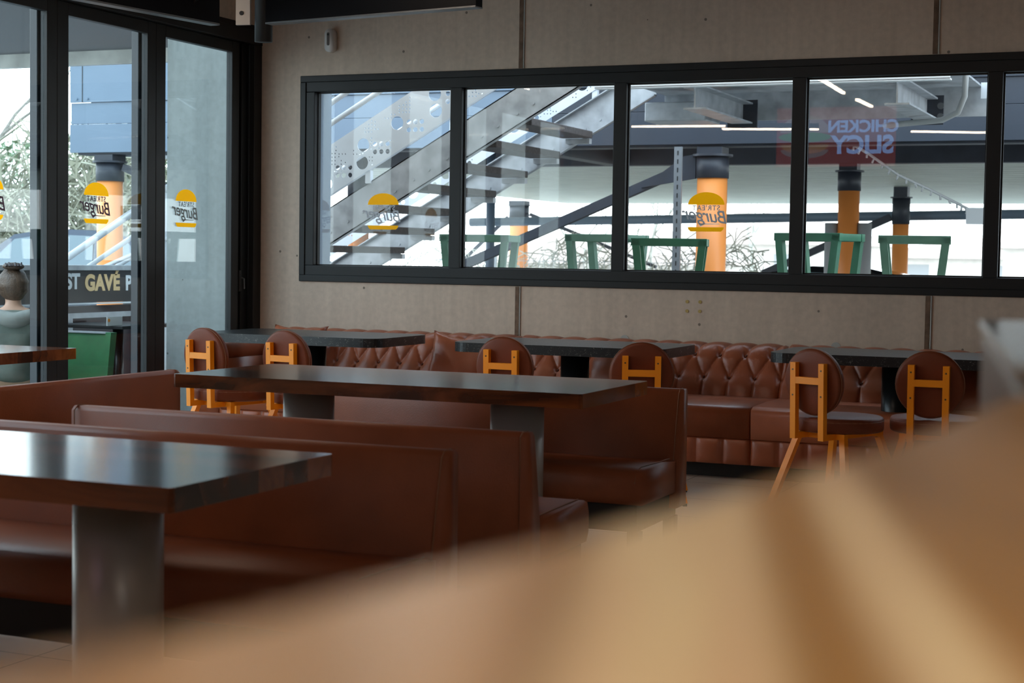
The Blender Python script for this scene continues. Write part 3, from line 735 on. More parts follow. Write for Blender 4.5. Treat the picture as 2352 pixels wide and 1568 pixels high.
# ------------------------------------------------------------ stickers on the glass
def sticker(origin, xa, n, label, tm, w=0.24):
    # xa: direction along the glass; lettering reads from outside
    t = thing('burger_sticker', label, 'sticker', origin, 0, 'burger stickers on the glass')
    ya = Vector((0, 0, 1)); xa = Vector(xa); n = Vector(n)
    def poly(pts, name):
        bm = nb(); v0 = [bm.verts.new(xa*a+ya*b) for a, b in pts]; v1 = [bm.verts.new(xa*a+ya*b+n*0.001) for a, b in pts]
        k = len(pts)
        for i in range(k): bm.faces.new((v0[i], v0[(i+1) % k], v1[(i+1) % k], v1[i]))
        bm.faces.new(v0[::-1]); bm.faces.new(v1); return obj(name, bm, M['yellow'], t)
    poly([(math.cos(PI*k/24)*w/2, math.sin(PI*k/24)*0.080) for k in range(25)], 'bun_top')
    poly([(-w/2, -0.143), (w/2, -0.143), (w/2-0.005, -0.158), (w/2-0.02, -0.171), (-w/2+0.02, -0.171), (-w/2+0.005, -0.158)], 'bun_bottom')
    mx = axes(n*0.0005, -xa, ya, n)
    text("STR'EAT", 0.045, tm, Matrix.Translation(Vector((0, 0, -0.022))) @ mx, t, 'small_lettering', 0.0005, 0, 0.0006, 1.15)
    text("Burger", 0.112, tm, Matrix.Translation(Vector((0, 0, -0.072))) @ mx @ Matrix.Rotation(R(6), 4, 'Z'), t, 'large_lettering', 0.0005, 0.35, 0.0012, 0.95)
    bm = nb(); pts = [(-0.09, -0.121), (0.03, -0.120), (0.055, -0.113), (0.035, -0.139), (0.012, -0.126), (-0.09, -0.1245)]
    v = [bm.verts.new(-xa*a*1.0+ya*b+n*0.0008) for a, b in pts]; bm.faces.new(v)
    obj('swash', bm, tm, t)
    return t
sticker((-5.272, WY+0.052, 1.601), (1, 0, 0), (0, -1, 0), 'yellow burger sticker on the first pane of the strip window, over the stair', M['whitevinyl'])
sticker((-2.951, WY+0.052, 1.605), (1, 0, 0), (0, -1, 0), 'yellow burger sticker on the third pane of the strip window, over the orange column', M['whitevinyl'])
for y, lab, tm in ((9.15, 'yellow burger sticker on the glass before the weathered concrete wall end', M['greyvinyl']), (8.195, 'yellow burger sticker with plum lettering on the glass wall, over the far orange column', M['purplevinyl']), (7.235, 'yellow burger sticker cut by the left edge of the picture', M['purplevinyl'])):
    sticker((WX-0.030, y, 1.590), (0, 1, 0), (1, 0, 0), lab, tm)

# ------------------------------------------------------------ lamps (some added for brightness) and menu screen of the room
led0 = None
def tube_lamp(a, b, label):
    a = Vector(a); b = Vector(b); c = (a+b)/2; L = (b-a).length/2
    t = thing('linear_lamp', label, 'lamp', (c.x, c.y, 0), math.atan2(b.y-a.y, b.x-a.x), 'linear ceiling lamps')
    obj('housing', B((-L, -0.03, 2.765), (L, 0.03, 2.82), 0.004), M['black'], t)
    obj('diffuser', B((-L, -0.017, 2.742), (L, 0.017, 2.7645), 0.003), M['led'], t)
    for s in (-1, 1): obj('suspension_rod', tube(nb(), [(s*L*0.8, 0, 2.82), (s*L*0.8, 0, CEIL)], 0.004, 6), M['black'], t)
lamps = [((-6.1, 2.55), (-5.0, 2.4)), ((-5.15, 2.0), (-4.1, 1.72)), ((-3.15, 1.22), (-2.2, 0.8)), ((-2.97, 6.8), (-3.02, 5.6)), ((-3.02, 5.0), (-3.02, 4.3)),
         ((-4.0, 7.05), (-3.3, 7.05)), ((0.3, 2.4), (1.6, 2.1)), ((-5.6, 7.1), (-5.6, 5.9))]  # first lamp here is added, unseen, to brighten the wall at left
names = ['over the glass wall end', 'in the row behind the near walnut table', 'left of the counter', 'above the long walnut table', 'above the gap between booth benches', 'added out of view to brighten the wall at left', 'above the counter', 'above the bench at the glass wall']
for (a, b), nm in zip(lamps, names): tube_lamp((*a, 0), (*b, 0), 'linear warm white ceiling lamp '+nm)
def pendant(x, y, label):  # lamp added out of view to brighten the counter
    t = thing('added_pendant', label, 'lamp', (x, y, 0))
    bm = nb(); rings = []
    for r_, z_ in ((0.03, 2.20), (0.06, 2.19), (0.12, 2.12), (0.16, 2.02), (0.165, 2.0), (0.155, 2.0), (0.11, 2.11), (0.05, 2.175)):
        rings.append([bm.verts.new((math.cos(2*PI*k/32)*r_, math.sin(2*PI*k/32)*r_, z_)) for k in range(32)])
    for a, b in zip(rings, rings[1:]):
        for k in range(32): bm.faces.new((a[k], a[(k+1) % 32], b[(k+1) % 32], b[k]))
    bm.faces.new(rings[0])
    obj('lamp_shade', bm, M['black'], t, True)
    obj('bulb_diffuser', cyl(nb(), (0, 0, 2.045), 0.12, 0.01, 32), glow('added_pendant_glow', (1.0, 0.86, 0.69), 80.0), t)
    obj('cord', tube(nb(), [(0, 0, 2.2), (0, 0, CEIL)], 0.004, 6), M['black'], t)
pendant(0.40, 0.05, 'added unseen lamp brightening the near end of the counter')
ms = thing('menu_screen', 'lit red menu screen reading CHICKEN SLICY, seen mirrored in the strip window', 'screen', (-4.69, -1.97, 2.95))
obj('casing', B((-0.84, -0.06, -0.43), (0.84, 0.0, 0.43), 0.006), M['black'], ms)
obj('display', B((-0.81, 0.0, -0.40), (0.81, 0.006, 0.40)), glow('red_display', (0.32, 0.035, 0.02), 3.2), ms)
tx = axes((0, 0, 0), (-1, 0, 0), (0, 0, 1), (0, 1, 0))
ltm = glow('pale_blue_letters', (0.36, 0.52, 1.0), 5.5)
text('CHICKEN', 0.22, ltm, Matrix.Translation((0.37, 0.009, 0.13)) @ tx, ms, 'upper_word', 0.002, 0, 0.008)
text('SLICY', 0.33, ltm, Matrix.Translation((0.37, 0.009, -0.12)) @ tx, ms, 'lower_word', 0.002, 0, 0.012)
def blob(c, rx, rz, m, name, half=0):
    bm = nb(); pts = [(c[0]+math.cos(2*PI*k/32)*rx, 0.010, c[1]+(math.sin(2*PI*k/32)*rz if half == 0 or math.sin(2*PI*k/32)*half > 0 else 0)) for k in range(32)]
    v0 = [bm.verts.new(p) for p in pts]; v1 = [bm.verts.new((p[0], 0.007, p[2])) for p in pts]
    for i in range(32): bm.faces.new((v0[i], v0[(i+1) % 32], v1[(i+1) % 32], v1[i]))
    bm.faces.new(v0); obj(name, bm, m, ms)
blob((-0.42, 0.06), 0.34, 0.24, glow('bun_picture', (0.42, 0.30, 0.28), 3.5), 'bun_picture', 1)
blob((-0.42, 0.0), 0.36, 0.07, glow('lettuce_picture', (0.10, 0.30, 0.05), 3.5), 'lettuce_picture')
blob((-0.42, -0.10), 0.33, 0.13, glow('sauce_picture', (0.45, 0.22, 0.08), 3.5), 'filling_picture', -1)
blob((-0.42, -0.17), 0.33, 0.12, glow('lower_bun_picture', (0.30, 0.22, 0.24), 3.5), 'lower_bun_picture', -1)

# ============================================================ OUTSIDE
struct('ground', B((-60, 10.3, -0.25), (50, 90, -0.06)), M['asphalt'], 'pale asphalt car park')
struct('ground_terrace', B((-60, -12, -0.25), (-6.45, 10.3, -0.06)), M['asphalt'], 'pale terrace paving outside the glass wall')
# canopy over the terrace, beyond the glass wall
struct('canopy_soffit', B((-14.0, 8.9, 2.98), (-7.05, 11.6, 3.2)), M['soffit'], 'dark soffit over the terrace')
struct('canopy_edge', B((-14.0, 11.602, 2.86), (-7.05, 11.66, 3.2), 0.004), M['zinc'], 'patchy zinc edge of the terrace canopy')

# steel stair (runs along x, rising to the right)
SL = 0.567
def zn(x): return 1.64+SL*(x+6.31)      # upper edge of the stringer
st = thing('steel_stair', 'galvanised outdoor stair rising to the right behind the first two panes', 'stair', (0, 0, 0))
XA, XB = -9.0, -4.15
for y, nm in ((11.2, 'near'), (12.65, 'far')):
    ya, yb = (y, y+0.06) if nm == 'near' else (y-0.06, y)
    wall = (y, y+0.008) if nm == 'near' else (y-0.008, y)
    bm = prism(nb(), [(XA, zn(XA)-0.29), (XB, zn(XB)-0.29), (XB, zn(XB)), (XA, zn(XA))], wall[0], wall[1], 'y')
    for o_ in (-0.29, -0.010): prism(bm, [(XA, zn(XA)+o_), (XB, zn(XB)+o_), (XB, zn(XB)+o_+0.010), (XA, zn(XA)+o_+0.010)], ya, yb, 'y')
    s_ = obj('stringer', bm, M['galv'], st)
    bm = nb()
    for k in range(15):
        xk = -8.75+0.285*k
        for dx in (0.0, 0.13): tube(bm, [(xk+dx, wall[0]-0.008, zn(xk+dx)-0.20+0.01*dx), (xk+dx, wall[1]+0.008, zn(xk+dx)-0.20)], 0.012, 8)
    obj('bolts', bm, M['galv'], s_)
for k in range(15):
    x = -8.93+0.285*k+0.02
    zt = zn(x)-0.135
    if zt < 0.0: continue
    bm = nb(); box(bm, (x-0.02, 11.27, zt-0.055), (x+0.25, 12.58, zt), 0.006)
    tr = obj('tread', bm, M['tread'], st)
    obj('tread_bracket', B((x+0.01, 12.582, zt-0.10), (x+0.22, 12.64, zt-0.058)), M['galv'], tr)
def railing(y, nm):
    off = 0
    for dz, r in ((0.80, 0.021), (0.64, 0.021)):
        obj('handrail', tube(nb(), [(XA, y, zn(XA)+dz), (XB+0.2, y, zn(XB+0.2)+dz)], r, 12), M['galv_light'], st, True)
    for x in (-8.6, -7.4, -6.0, -4.7):
        obj('rail_post', sq(nb(), [(x, y+0.03, zn(x)-0.01), (x, y+0.03, zn(x)+(0.09 if nm == 'near' else 0.82))], 0.045), M['galv_light'], st)
    # perforated sheet with real holes
    cu = bpy.data.curves.new('perforated_panel', 'CURVE'); cu.dimensions = '2D'; cu.fill_mode = 'BOTH'; cu.extrude = 0.002
    def spline(pts):
        sp = cu.splines.new('POLY'); sp.points.add(len(pts)-1); sp.use_cyclic_u = True
        for p, q in zip(sp.points, pts): p.co = (q[0], q[1], 0, 1)
    x0, x1 = -7.7, XB; h0, h1 = 0.085, 0.475
    spline([(x0, zn(x0)+h0), (x1, zn(x1)+h0), (x1, zn(x1)+h1), (x0, zn(x0)+h1)])
    rnd = random.Random(11); used = []
    def hole(x, h, r, seg):
        z = zn(x)+h
        if h-r*1.25 < h0+0.015 or h+r*1.25 > h1-0.015: return
        for a, b, c in used:
            if math.hypot(a-x, b-z) < c+r+0.005: return
        used.append((x, z, r)); spline([(x+math.cos(2*PI*k/seg)*r, z+math.sin(2*PI*k/seg)*r) for k in range(seg)][::-1])
    xx = x0+0.1
    while xx < x1-0.1:
        base = rnd.uniform(0.15, 0.42)
        hole(xx, base, 0.052, 24)
        hole(xx+0.01, base-0.13 if base > 0.28 else base+0.13, 0.052, 24)
        for i in range(3):
            for j in range(2): hole(xx+0.11+0.055*i, (base+0.02 if base < 0.3 else base-0.12)+0.06*j-0.03*i, 0.019, 14)
        xx += rnd.uniform(0.27, 0.34)
    for _ in range(70):
        cx = rnd.uniform(x0+0.1, x1-0.1); chh = rnd.uniform(0.12, 0.42)
        for i in range(rnd.choice((2, 3, 4))):
            for j in range(rnd.choice((1, 2, 4))): hole(cx+0.028*i, chh+0.028*j-0.016*i, 0.006, 6)
    curve_mesh(cu, 'perforated_panel', M['galv_light'], st, axes((0, y, 0), (1, 0, 0), (0, 0, 1), (0, -1, 0)))
railing(11.17, 'near'); railing(12.68, 'far')
# landing with brackets
ld = thing('stair_landing', 'galvanised landing with I-beam brackets at the top of the strip window', 'landing', (0, 0, 0))
obj('edge_channel', (lambda b: (box(b, (-4.15, 11.20, 2.49), (-1.62, 11.21, 2.70)), box(b, (-4.15, 11.20, 2.485), (-1.62, 11.28, 2.495)), b)[-1])(nb()), mat('skylit_galvanised_channel', (0.85, 0.88, 0.9), 0.5), ld)  # pale colour stands in for skylight falling on the channel
obj('deck_plate', B((-4.15, 11.30, 2.60), (-1.62, 12.9, 2.615)), M['galv'], ld)
obj('rear_channel', B((-4.15, 12.86, 2.38), (-1.45, 12.88, 2.60)), M['galv'], ld)
obj('corner_box', B((-4.10, 12.2, 2.33), (-3.60, 12.6, 2.48), 0.01), M['galv'], ld)
def ibeam(bm, x, y0, y1, z0, z1, w=0.17, t=0.012):
    box(bm, (x-t/2, y0, z0), (x+t/2, y1, z1)); box(bm, (x-w/2, y0, z0-t), (x+w/2, y1, z0)); box(bm, (x-w/2, y0, z1), (x+w/2, y1, z1+t)); return bm
for x in (-3.42, -1.985):
    p = obj('bracket_beam', ibeam(nb(), x, 11.3, 12.6 if x < -3 else 12.55, 2.345, 2.485), M['galv'], ld)
    bm = nb(); box(bm, (x-0.12, 12.6, 2.30), (x+0.12, 12.62, 2.52))
    q = obj('end_plate', bm, M['darksteel'], p)
    if x > -3:
        for z in (2.36, 2.44): obj('bolt_washer', tube(nb(), [(x+0.10, 12.585, z), (x+0.10, 12.6, z)], 0.025, 14), M['silver'], q)
cd = obj('flexible_conduit', tube(nb(), [(-1.62, 11.9, 2.75), (-1.62, 11.95, 2.6), (-1.63, 12.0, 2.45), (-1.68, 12.05, 2.34), (-1.80, 12.1, 2.29), (-2.0, 12.2, 2.285), (-2.3, 12.6, 2.30)], 0.022, 10), M['conduit'], None, True)
tag(cd, 'grey flexible conduit looping beneath the landing beam', 'conduit')

# upper deck of the steel parking structure
dk = thing('parking_deck', 'steel parking deck clad in blue-grey boards with navy beams behind the stair', 'deck', (0, 0, 0))
for i, (z0, z1, dy) in enumerate(((2.28, 2.575, 0.0), (2.58, 2.80, 0.02), (2.805, 3.245, 0.0), (3.25, 3.7, 0.0))):
    obj('cladding_board', B((-11.07, 14.0+dy, z0), (-5.6, 14.03+dy, z1), 0.003), M['clad'], dk)
    obj('cladding_board', B((-5.595, 14.0+dy, z0), (6.0, 14.03+dy, z1), 0.003), M['darkclad'], dk)['label'] = 'darker cladding board'
bm = nb()
for z in (2.84, 3.20):
    for x in (-10.98, -10.84, -8.2, -5.4): tube(bm, [(x, 13.985, z), (x, 14.0, z)], 0.012, 10)
obj('rivets', bm, M['clad'], dk)
obj('board_joint', B((-10.915, 13.997, 2.805), (-10.905, 14.0, 3.245)), M['black'], dk)
obj('front_beam', ibeam(nb(), 0, 0, 1, 0, 1).free() or B((-11.0, 14.04, 2.26), (6.0, 14.24, 2.56), 0.004), M['darksteel'], dk)
obj('rear_beam', B((-11.0, 19.3, 2.42), (8.0, 19.5, 2.63), 0.004), M['darksteel'], dk)
obj('deck_slab', B((-11.0, 14.26, 2.66), (8.0, 33.5, 2.9)), M['darksteel'], dk)
for x in (-6.9, -1.0, 3.0): obj('cross_beam', B((x-0.09, 14.25, 2.42), (x+0.09, 19.29, 2.62)), M['darksteel'], dk)
bm = nb(); y = 19.6; rows = []
while y < 33.2:
    for dy, dz in ((0, 0), (0.10, 0), (0.14, 0.06), (0.26, 0.06), (0.30, 0)): rows.append((y+dy, 2.45+dz))
    y += 0.50
vr = [(bm.verts.new((-13.0, a, b)), bm.verts.new((9.0, a, b))) for a, b in rows]
vt = [bm.verts.new((x, yy, 2.64)) for x, yy in ((-13.0, rows[0][0]), (9.0, rows[0][0]), (9.0, rows[-1][0]), (-13.0, rows[-1][0]))]
for a, b in zip(vr, vr[1:]): bm.faces.new((a[0], a[1], b[1], b[0]))
bm.faces.new(vt); bm.faces.new((vr[0][0], vr[0][1], vt[1], vt[0])); bm.faces.new((vr[-1][0], vr[-1][1], vt[2], vt[3]))
bm.faces.new([v[0] for v in vr]+[vt[3], vt[0]]); bm.faces.new([v[1] for v in vr]+[vt[2], vt[1]])
obj('profiled_underside', bm, M['decking'], dk)
def column(x, y, ztop, zblack, label, r=0.135, plates=False):
    t = thing('steel_column', label, 'column', (x, y, -0.06), 0, 'orange columns of the parking deck')
    z1 = zblack+0.06; z2 = ztop+0.06
    obj('shaft', cyl(nb(), (0, 0, 0), r, z1, 40), M['orangecol'], t, True)
    obj('collar', cyl(nb(), (0, 0, z1), r+0.012, (z2-z1)*0.70, 40), M['darksteel'], t, True)
    obj('flange', cyl(nb(), (0, 0, z1+(z2-z1)*0.70), r+0.045, 0.02, 40), M['darksteel'], t)
    obj('neck', B((-r*0.85, -r*0.85, z1+(z2-z1)*0.70+0.02), (r*0.85, r*0.85, z2)), M['darksteel'], t)
    if plates:
        for s in (-1, 1): obj('guard_half', tube(nb(), [(s*(r+0.07), 0, 0.3), (s*(r+0.07), 0, 1.78)], 0.085, 14), M['conduit'], t, True)
    return t
column(-4.10, 14.14, 2.26, 1.985, 'orange column with black collar behind the third pane')
column(-10.66, 14.14, 2.26, 1.985, 'orange column with black collar seen through the glass wall')
column(-3.94, 19.4, 2.42, 2.10, 'orange column between two grey guard pipes, behind the fourth pane', 0.125, True)
column(-4.42, 25.8, 2.44, 1.86, 'thin far orange column right of the guard pipes', 0.125)
column(-13.35, 31.6, 2.44, 2.09, 'far orange column left, behind the second pane', 0.20)
column(-9.35, 17.2, 2.42, 1.93, 'orange column beside a white guard pipe at the edge of the glass wall', 0.125)
def brace(name, pts, w, m, label):
    o = obj(name, sq(nb(), pts, w), m); tag(o, label, 'brace'); return o
brace('diagonal_brace', [(-4.27, 14.14, 2.115), (-6.9, 14.14, 1.02), (-9.2, 14.14, 0.06)], 0.085, M['darksteel'], 'thick navy diagonal brace descending left from the orange column')
obj_g = obj('gusset_plate', prism(nb(), [(-4.24, 2.20), (-4.24, 1.98), (-4.75, 1.90), (-4.35, 2.18)], 14.08, 14.10, 'y'), M['darksteel']); tag(obj_g, 'navy gusset plate joining brace and orange column', 'plate')
brace('diagonal_brace', [(-10.48, 14.14, 2.13), (-9.0, 14.14, 1.55), (-7.9, 14.14, 1.1)], 0.07, M['darksteel'], 'navy brace descending right from the column seen through the glass wall')
brace('diagonal_brace', [(-13.1, 31.6, 2.16), (-11.5, 31.6, 1.55), (-10.3, 31.6, 1.1)], 0.07, M['darksteel'], 'thin navy brace descending right from the far column')
brace('diagonal_brace', [(-13.6, 31.6, 2.10), (-14.6, 31.6, 1.2)], 0.07, M['darksteel'], 'thin navy brace descending left from the far column')
brace('diagonal_brace', [(-4.58, 25.8, 1.97), (-6.6, 25.8, 1.05)], 0.11, M['darksteel'], 'dark brace behind the guard pipes descending left')
o = obj('tie_tube', tube(nb(), [(-12.0, 26.2, 1.86), (-3.0, 26.2, 2.03), (4, 26.2, 2.15)], 0.075, 12), M['clad'], None, True); tag(o, 'long horizontal blue-grey tube spanning between far columns', 'tube')
o = obj('slotted_post', (lambda b: (box(b, (-4.37, 13.85, -0.06), (-4.30, 13.88, 2.25)), box(b, (-4.37, 13.88, -0.06), (-4.365, 13.92, 2.25)), b)[-1])(nb()), mat('dull_galvanised', (0.17, 0.18, 0.19), 0.5)); tag(o, 'galvanised slotted post left of the orange column', 'post')
bm = nb()
for k in range(26): box(bm, (-4.340, 13.848, 0.3+0.075*k), (-4.330, 13.8495, 0.34+0.075*k))
obj('slots', bm, M['black'], o)
# hanging string of lights and lamp
pts = [(-3.25, 14.3, 2.55), (-2.95, 14.3, 2.32), (-2.75, 14.35, 2.20), (-2.5, 14.4, 2.02), (-2.25, 14.5, 1.90), (-2.0, 14.6, 1.77), (-1.9, 14.6, 1.72)]
bm = tube(nb(), pts, 0.012, 8)
for i in range(22):
    f = i/22*(len(pts)-1); j = int(f); p = Vector(pts[j]).lerp(Vector(pts[j+1]), f-j)
    tube(bm, [p, p+Vector((random.uniform(-0.02, 0.02), 0, -0.045))], 0.009, 6)
o = obj('cable_string', bm, M['conduit'], None, True); tag(o, 'sagging cable wound with tape beneath the deck, fourth pane', 'cable')
o = obj('floodlight', bevel_all(B((-1.93, 14.5, 1.60), (-1.78, 14.65, 1.74)), 0.02, 2), M['conduit']); tag(o, 'small grey floodlight hanging at the end of the sagging cable', 'lamp')
o = obj('pipe', tube(nb(), [(-9.6, 14.27, 2.225), (-10.75, 14.27, 2.29)], 0.03, 10), M['galv_light'], None, True); tag(o, 'grey pipe under the cladding, left glass wall', 'pipe')
pb = thing('clamp_bracket', 'small white bracket with post on the darker cladding, right of the landing', 'bracket', (-1.56, 12.72, 0))
obj('plate', B((-0.05, 0, 2.50), (0.06, 0.012, 2.62)), M['galv_light'], pb); obj('post', B((0.03, -0.03, 2.50), (0.055, 0, 2.95)), M['galv_light'], pb)
obj('cladding', B((-1.42, 12.74, 2.24), (4.5, 12.78, 2.60), 0.003), M['clad'], None); bpy.data.objects.remove(bpy.data.objects['cladding'])

# handrails seen through the glass wall
hr = thing('stair_handrail', 'slanted galvanised handrails before the orange column, seen through the glass wall', 'handrail', (0, 0, 0))
obj('upper_rail', tube(nb(), [(-8.85, 11.0, 1.117), (-7.72, 11.0, 1.772)], 0.030, 12), M['galv_light'], hr, True)
obj('lower_rail', tube(nb(), [(-8.85, 11.0, 0.93), (-7.72, 11.0, 1.36)], 0.018, 12), M['galv_light'], hr, True)
obj('rail_post', sq(nb(), [(-8.84, 11.0, -0.06), (-8.84, 11.0, 1.13)], 0.04), M['galv_light'], hr)
obj('end_post', sq(nb(), [(-7.76, 11.0, -0.06), (-7.76, 11.0, 1.74)], 0.04), M['galv_light'], hr)

# terrace parapet with lettering (faces the glass wall)
pr = thing('terrace_parapet', 'black terrace parapet lettered EST GAVÉ, with dark lower panels', 'parapet', (0, 0, 0))
X8 = -7.9
obj('board', B((X8-0.05, 7.2, 0.855), (X8, 11.15, 1.10), 0.002), M['signblack'], pr)
obj('cap', B((X8-0.08, 7.2, 1.10), (X8+0.02, 11.15, 1.142), 0.004), M['galv'], pr)
obj('light_strip', B((X8-0.02, 7.2, 0.84), (X8+0.012, 11.15, 0.852)), M['signwhite'], pr)
obj('rail', B((X8-0.04, 7.2, 0.735), (X8-0.01, 11.15, 0.775)), M['galv'], pr)
obj('lower_panel', B((X8-0.05, 7.2, -0.06), (X8-0.03, 11.15, 0.83)), mat('dark_tinted_panel', (0.022, 0.012, 0.016), 0.15), pr)
for y in (8.3, 9.98, 11.08): obj('panel_post', B((X8-0.045, y, -0.06), (X8-0.01, y+0.06, 0.735)), M['galv'], pr)
sm = lambda y, z: axes((X8+0.002, y, z), (0, 1, 0), (0, 0, 1), (1, 0, 0))
text("EST", 0.160, M['signwhite'], sm(9.985, 1.012), pr, 'white_lettering', 0.002, 0, 0.006, 0.95)
text("GAVÉ", 0.165, M['signcream'], sm(10.385, 1.0), pr, 'sand_lettering', 0.002, 0, 0.008, 1.06)
text("PE", 0.160, M['signwhite'], sm(10.755, 0.995), pr, 'white_lettering', 0.002, 0, 0.006, 0.95)
text("RE", 0.160, M['signwhite'], sm(11.06, 0.99), pr, 'white_lettering', 0.002, 0, 0.006, 0.95)
vs_ = thing('vertical_sign', 'dark post sign with sand letters B and ES turned on their side', 'sign', (0, 0, 0))
obj('post_board', B((-7.64, 9.36, -0.06), (-7.615, 9.58, 0.79)), M['signblack'], vs_)
vm = lambda z: axes((-7.613, 9.47, z), (0, 0, 1), (0, -1, 0), (1, 0, 0))
text("ES", 0.115, M['signcream'], vm(0.70), vs_, 'upper_letters', 0.002, 0, 0.008); text("B", 0.115, M['signcream'], vm(0.43), vs_, 'lower_letter', 0.002, 0, 0.008)
tb = thing('terrace_table', 'black terrace table with a white card on it, beyond the glass wall', 'table', (-7.62, 10.2, -0.06))
obj('tabletop', B((-0.3, -0.35, 0.745), (0.3, 0.35, 0.77), 0.004), M['black'], tb)
p = obj('pedestal', cyl(nb(), (0, 0, 0.01), 0.04, 0.735, 24), M['blacksteel'], tb, True); obj('base_plate', cyl(nb(), (0, 0, 0), 0.22, 0.012, 30), M['blacksteel'], tb)
tb.location = (-7.50, 10.05, -0.06)
o = obj('menu_card', B((-7.31, 9.66, 0.7101), (-7.305, 9.84, 0.775)), M['paper']); tag(o, 'small white card with an orange dot standing on the terrace table', 'card')
obj('orange_dot', tube(nb(), [(-7.304, 9.68, 0.75), (-7.303, 9.68, 0.75)], 0.013, 14), M['orange'], o)

# green painted timber furniture
def green_stool(loc, rz, m, label, w=0.44, h=1.40):
    t = thing('timber_bar_chair', label, 'bar chair', (loc[0], loc[1], -0.06), rz)
    h += 0.06
    for y in (-0.17, 0.17):
        bm = nb(); sq(bm, [(-w/2, y, h), (-w/2+0.16, y, 0.0)], 0.05); obj('side_leg', bm, m, t)
        bm = nb(); sq(bm, [(w/2, y, h), (w/2-0.16, y, 0.0)], 0.05); obj('side_leg', bm, m, t)
        obj('top_rail', B((-w/2-0.03, y-0.025, h-0.04), (w/2+0.03, y+0.025, h+0.012), 0.003), m, t)
    for s in (-1, 1): obj('arm_rail', B((s*w/2-0.027, -0.145, h-0.038), (s*w/2+0.027, 0.145, h+0.010), 0.003), m, t)
    obj('seat', B((-w/2+0.09, -0.14, 0.70), (w/2-0.09, 0.14, 0.74)), m, t)
    return t
green_stool((-4.92, 10.92), R(10), M['greenwood2'], 'faded green timber bar chair behind the second pane, left', 0.46, 1.40)
green_stool((-3.93, 10.92), R(-6), M['greenwood2'], 'faded green timber bar chair behind the second mullion', 0.42, 1.41)
green_stool((-3.44, 10.86), R(14), M['greenwood'], 'green timber bar chair behind the third pane, in front of the orange column', 0.46, 1.385)
green_stool((-2.40, 10.88), R(-14), M['greenwood'], 'green timber bar chair at the left of the fourth pane', 0.42, 1.43)
green_stool((-1.78, 10.95), R(8), M['greenwood2'], 'pale green timber bar chair at the middle of the fourth pane', 0.40, 1.42)
gc = thing('terrace_bench', 'bright green timber bench end on the terrace, right of the seated person', 'chair', (-7.27, 8.92, -0.06), R(0))
obj('back_board', prism(nb(), [(0.28, 0.40), (0.33, 0.74), (0.30, 0.74), (0.25, 0.40)], -0.26, 0.30, 'x'), M['greensat'], gc)
obj('back_cap', B((-0.26, 0.285, 0.741), (0.297, 0.335, 0.752)), M['galv'], gc)
for x in (-0.28, 0.30): obj('arm_post', prism(nb(), [(0.18, 0.0), (0.235, 0.0), (0.345, 0.75), (0.28, 0.75)], x, x+0.045, 'x'), M['greensat'], gc)
obj('seat', B((-0.23, 0.20, 0.38), (0.29, 0.25, 0.42)), M['greensat'], gc)
obj('lower_rail', B((-0.23, 0.20, 0.10), (0.29, 0.24, 0.14)), M['greensat'], gc)

# ------------------------------------------------------------ person on the terrace (seen from behind)
def skin_mesh(name, verts, edges, radii, m, parent, sub=2):
    me = bpy.data.meshes.new(name); me.from_pydata(verts, edges, []); o = bpy.data.objects.new(name, me); C.objects.link(o)
    md = o.modifiers.new('skin', 'SKIN'); md.use_smooth_shade = True
    for v, r in zip(me.skin_vertices[0].data, radii): v.radius = r if isinstance(r, tuple) else (r, r)
    me.skin_vertices[0].data[0].use_root = True
    ss = o.modifiers.new('sub', 'SUBSURF'); ss.levels = sub; ss.render_levels = sub
    bpy.context.view_layer.update(); dg = bpy.context.evaluated_depsgraph_get()
    m2 = bpy.data.meshes.new_from_object(o.evaluated_get(dg)); m2.name = name
    bpy.data.objects.remove(o); m2.materials.clear(); m2.materials.append(m)
    for p in m2.polygons: p.use_smooth = True
    o = bpy.data.objects.new(name, m2); C.objects.link(o)
    if parent is not None: o.parent = parent
    return o
PZ = -0.20
# faces away from the glass (towards -x), sitting
V = [(0, 0, 0.50), (0.0, 0, 0.66), (0.0, 0, 0.82), (-0.01, 0, 0.96), (-0.03, 0, 1.06), (-0.05, 0, 1.13), (-0.06, 0, 1.22), (-0.06, 0, 1.30),
     (0.0, 0.155, 0.98), (-0.02, 0.20, 0.78), (-0.20, 0.17, 0.72), (-0.30, 0.12, 0.76),
     (0.0, -0.155, 0.98), (-0.02, -0.20, 0.78), (-0.20, -0.17, 0.72), (-0.30, -0.12, 0.76),
     (-0.05, 0.09, 0.50), (-0.42, 0.11, 0.50), (-0.42, 0.11, 0.12), (-0.40, 0.11, 0.04), (-0.53, 0.11, 0.03),
     (-0.05, -0.09, 0.50), (-0.42, -0.11, 0.50), (-0.42, -0.11, 0.12), (-0.40, -0.11, 0.04), (-0.53, -0.11, 0.03)]
E_ = [(0, 1), (1, 2), (2, 3), (3, 4), (4, 5), (5, 6), (6, 7), (3, 8), (8, 9), (9, 10), (10, 11), (3, 12), (12, 13), (13, 14), (14, 15), (0, 16), (16, 17), (17, 18), (18, 19), (19, 20), (0, 21), (21, 22), (22, 23), (23, 24), (24, 25)]
Rr = [(0.13, 0.16), (0.11, 0.14), (0.12, 0.15), (0.11, 0.15), (0.055, 0.06), 0.05, 0.088, 0.08, 0.06, 0.045, 0.036, 0.028, 0.06, 0.045, 0.036, 0.028, 0.085, 0.065, 0.045, 0.04, 0.035, 0.085, 0.065, 0.045, 0.04, 0.035]
per = skin_mesh('person', V, E_, Rr, M['skin'], None)
per.scale = (1.0, 1.0, 0.87); per.location = (-7.20, 8.53, -0.055); per.rotation_euler = (0, 0, R(-48))
tag(per, 'person with brown pinned-up hair and grey-green hooded jacket sitting with back to the glass', 'person')
